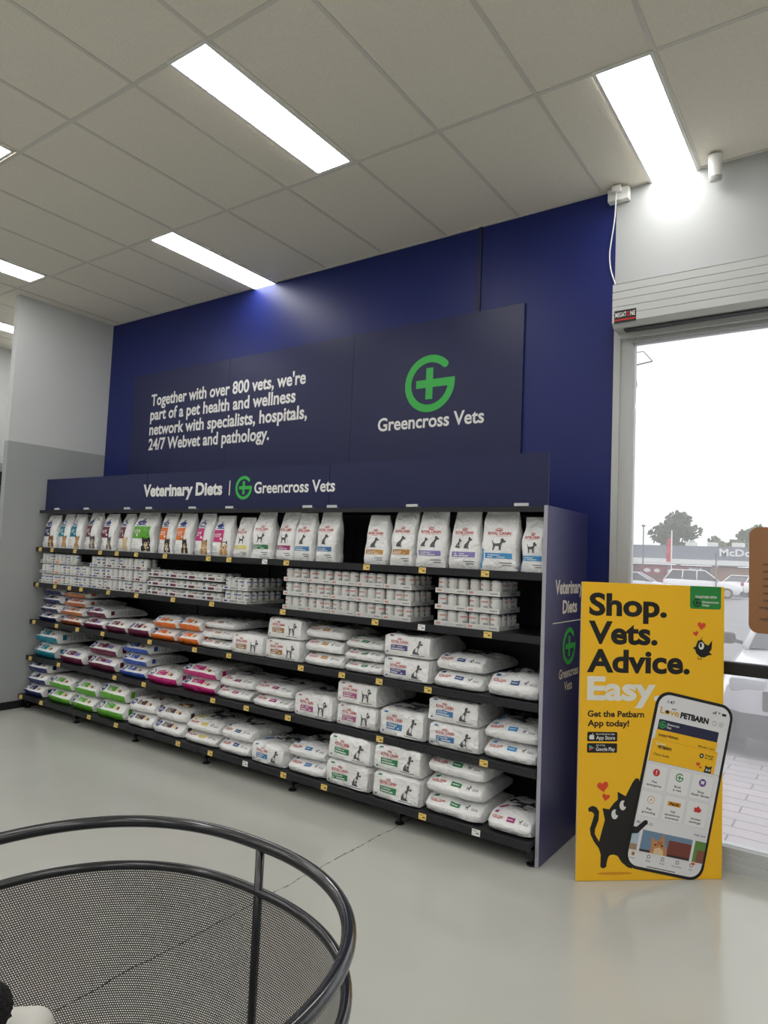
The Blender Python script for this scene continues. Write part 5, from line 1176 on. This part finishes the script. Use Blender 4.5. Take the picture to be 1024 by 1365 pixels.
for (x, wd_) in ((-15.0, 0.9), (-12.9, 0.8), (-10.6, 1.0)): bpart('rooftop_unit', M_white, x, x + wd_, 77, 78.5, 4.0, 4.5)

# trees beyond the building
LEAF = mat('dull_gum_leaves', srgb(88, 100, 72), 0.8, vary=0.3, vscale=2.0); LEAF2 = mat('olive_leaves', srgb(104, 112, 74), 0.8, vary=0.3, vscale=2.0); BARK = mat('grey_bark', srgb(120, 108, 98), 0.9)
def tree(loc, h, rad, zc, m, label, seed, n=900, flat=0.75):
    rnd = random.Random(seed); t = empty('gum_tree', loc); tag(t, label, 'tree')
    w = MB(); w.cyl((0, 0, 0), (0.1, 0, zc), 0.35, 0.2, 10)
    lobes = []
    for k in range(11):
        a = rnd.uniform(0, 2 * PI); r = rad * rnd.uniform(0.25, 0.72); zz = zc + (h - zc) * rnd.uniform(0.0, 0.72)
        c = Vector((r * math.cos(a), r * math.sin(a), zz)); lobes.append((c, rad * rnd.uniform(0.26, 0.42)))
        w.cyl((0.05, 0, zc * 0.75), c, 0.13, 0.05, 6)
    lobes.append((Vector((0, 0, h - rad * 0.4)), rad * 0.4))
    w.obj('trunk', BARK, t, True)
    mb = MB()
    for k in range(n):
        c, r = rnd.choice(lobes)
        d = Vector((rnd.gauss(0, 1), rnd.gauss(0, 1), rnd.gauss(0, 1))).normalized() * r * rnd.uniform(0.6, 1.0)
        p = c + Vector((d.x, d.y, d.z * flat)); s = rnd.uniform(0.16, 0.34)
        u = Vector((rnd.gauss(0, 1), rnd.gauss(0, 1), rnd.gauss(0, 1))).normalized(); v_ = u.orthogonal().normalized()
        q = u.cross(v_)
        mb.add([p + u * s, p + v_ * s, p - u * s * 0.9, p - v_ * s, p + q * s * 0.5, p - q * s * 0.5], [(0, 1, 4), (1, 2, 4), (2, 3, 4), (3, 0, 4), (1, 0, 5), (2, 1, 5), (3, 2, 5), (0, 3, 5)])
    mb.obj('crown', m, t)
tree((-19.4, 95, -0.1), 9.8, 4.0, 3.8, LEAF, 'tallest spreading gum tree behind the left half of the far building', 3, 1500)
tree((-16.6, 104, -0.1), 6.6, 1.9, 2.6, LEAF2, 'slim tree beside the tallest gum tree', 4, 500)
tree((-13.0, 96, -0.1), 6.0, 2.8, 2.4, LEAF2, 'low rounded olive tree behind the white sign letters', 5, 900)
tree((-11.2, 104, -0.1), 8.4, 3.2, 3.6, LEAF, 'grey-green tree rising behind the rounded olive tree', 6, 800)
tree((-8.6, 100, -0.1), 7.6, 2.8, 3.2, LEAF, 'grey-green tree partly hidden by the brown notice', 7, 800)

# poles in the car park
fp = empty('flag_pole', (-11.06, 52.0, -0.1)); tag(fp, 'white pole with a narrow red banner in the car park', 'pole')
w = MB(); w.cyl((0, 0, 0), (0, 0, 4.5), 0.05, 0.04, 10); w.obj('pole', M_white, fp, True)
w = MB(); n = 10
for k in range(n + 1):
    z = 2.2 + 1.7 * k / n; w.v += [(-0.04, 0.02 * math.sin(k), z), (-0.36 + 0.1 * (k / n) ** 3, 0.06 * math.sin(k * 1.3), z), (-0.04, 0.02 * math.sin(k) + 0.012, z), (-0.36 + 0.1 * (k / n) ** 3, 0.06 * math.sin(k * 1.3) + 0.012, z)]
for k in range(n): w.f += [(4 * k, 4 * k + 4, 4 * k + 5, 4 * k + 1), (4 * k + 2, 4 * k + 3, 4 * k + 7, 4 * k + 6)]; w.m += [0, 0]
w.obj('banner', mat('red_banner_cloth', srgb(196, 62, 66), 0.8), fp)
lp = empty('street_lamp', (-11.9, 47.5, -0.1)); tag(lp, 'thin dark lamp post in the car park near the window frame', 'lamp post')
w = MB(); w.cyl((0, 0, 0), (0, 0, 4.5), 0.05, 0.04, 10); w.obj('pole', mat('grey_steel', srgb(92, 94, 98), 0.5), lp, True)
w = MB(); w.bbox(-0.1, 0.1, -0.15, 0.15, 4.48, 4.6, 0.03); w.obj('lamp_head', MATS['grey_steel'], lp)
lp2 = copy_tree(lp, (-7.35, 47.0, -1.9)); tag(lp2, 'short lamp post in front of the tan shopfront', 'lamp post')
up = empty('utility_pole', (-13.75, 50, -0.1)); tag(up, 'utility pole with cross arms behind the window frame', 'pole')
w = MB(); w.cyl((0, 0, 0), (0, 0, 18.2), 0.14, 0.10, 12); w.obj('pole', BARK, up, True)
w = MB(); w.cyl((0, 0, 17.3), (1.0, 0, 17.3), 0.035, n=8); w.cyl((1.0, 0, 17.3), (1.65, 0, 16.5), 0.035, n=8); w.cyl((0, 0, 16.3), (1.65, 0, 16.5), 0.06, n=8); w.cyl((0.6, 0, 16.4), (0.2, 0, 15.9), 0.03, n=8); w.obj('cross_arm', MATS['grey_steel'], up, True)
w = MB(); w.tube([(0.05, 0, 15.4), (0.55, 0, 15.2), (0.6, 0, 14.8), (0.3, 0, 14.3), (0.05, 0, 14.4)], 0.03, 8); w.obj('cable_loop', M_black, up, True)
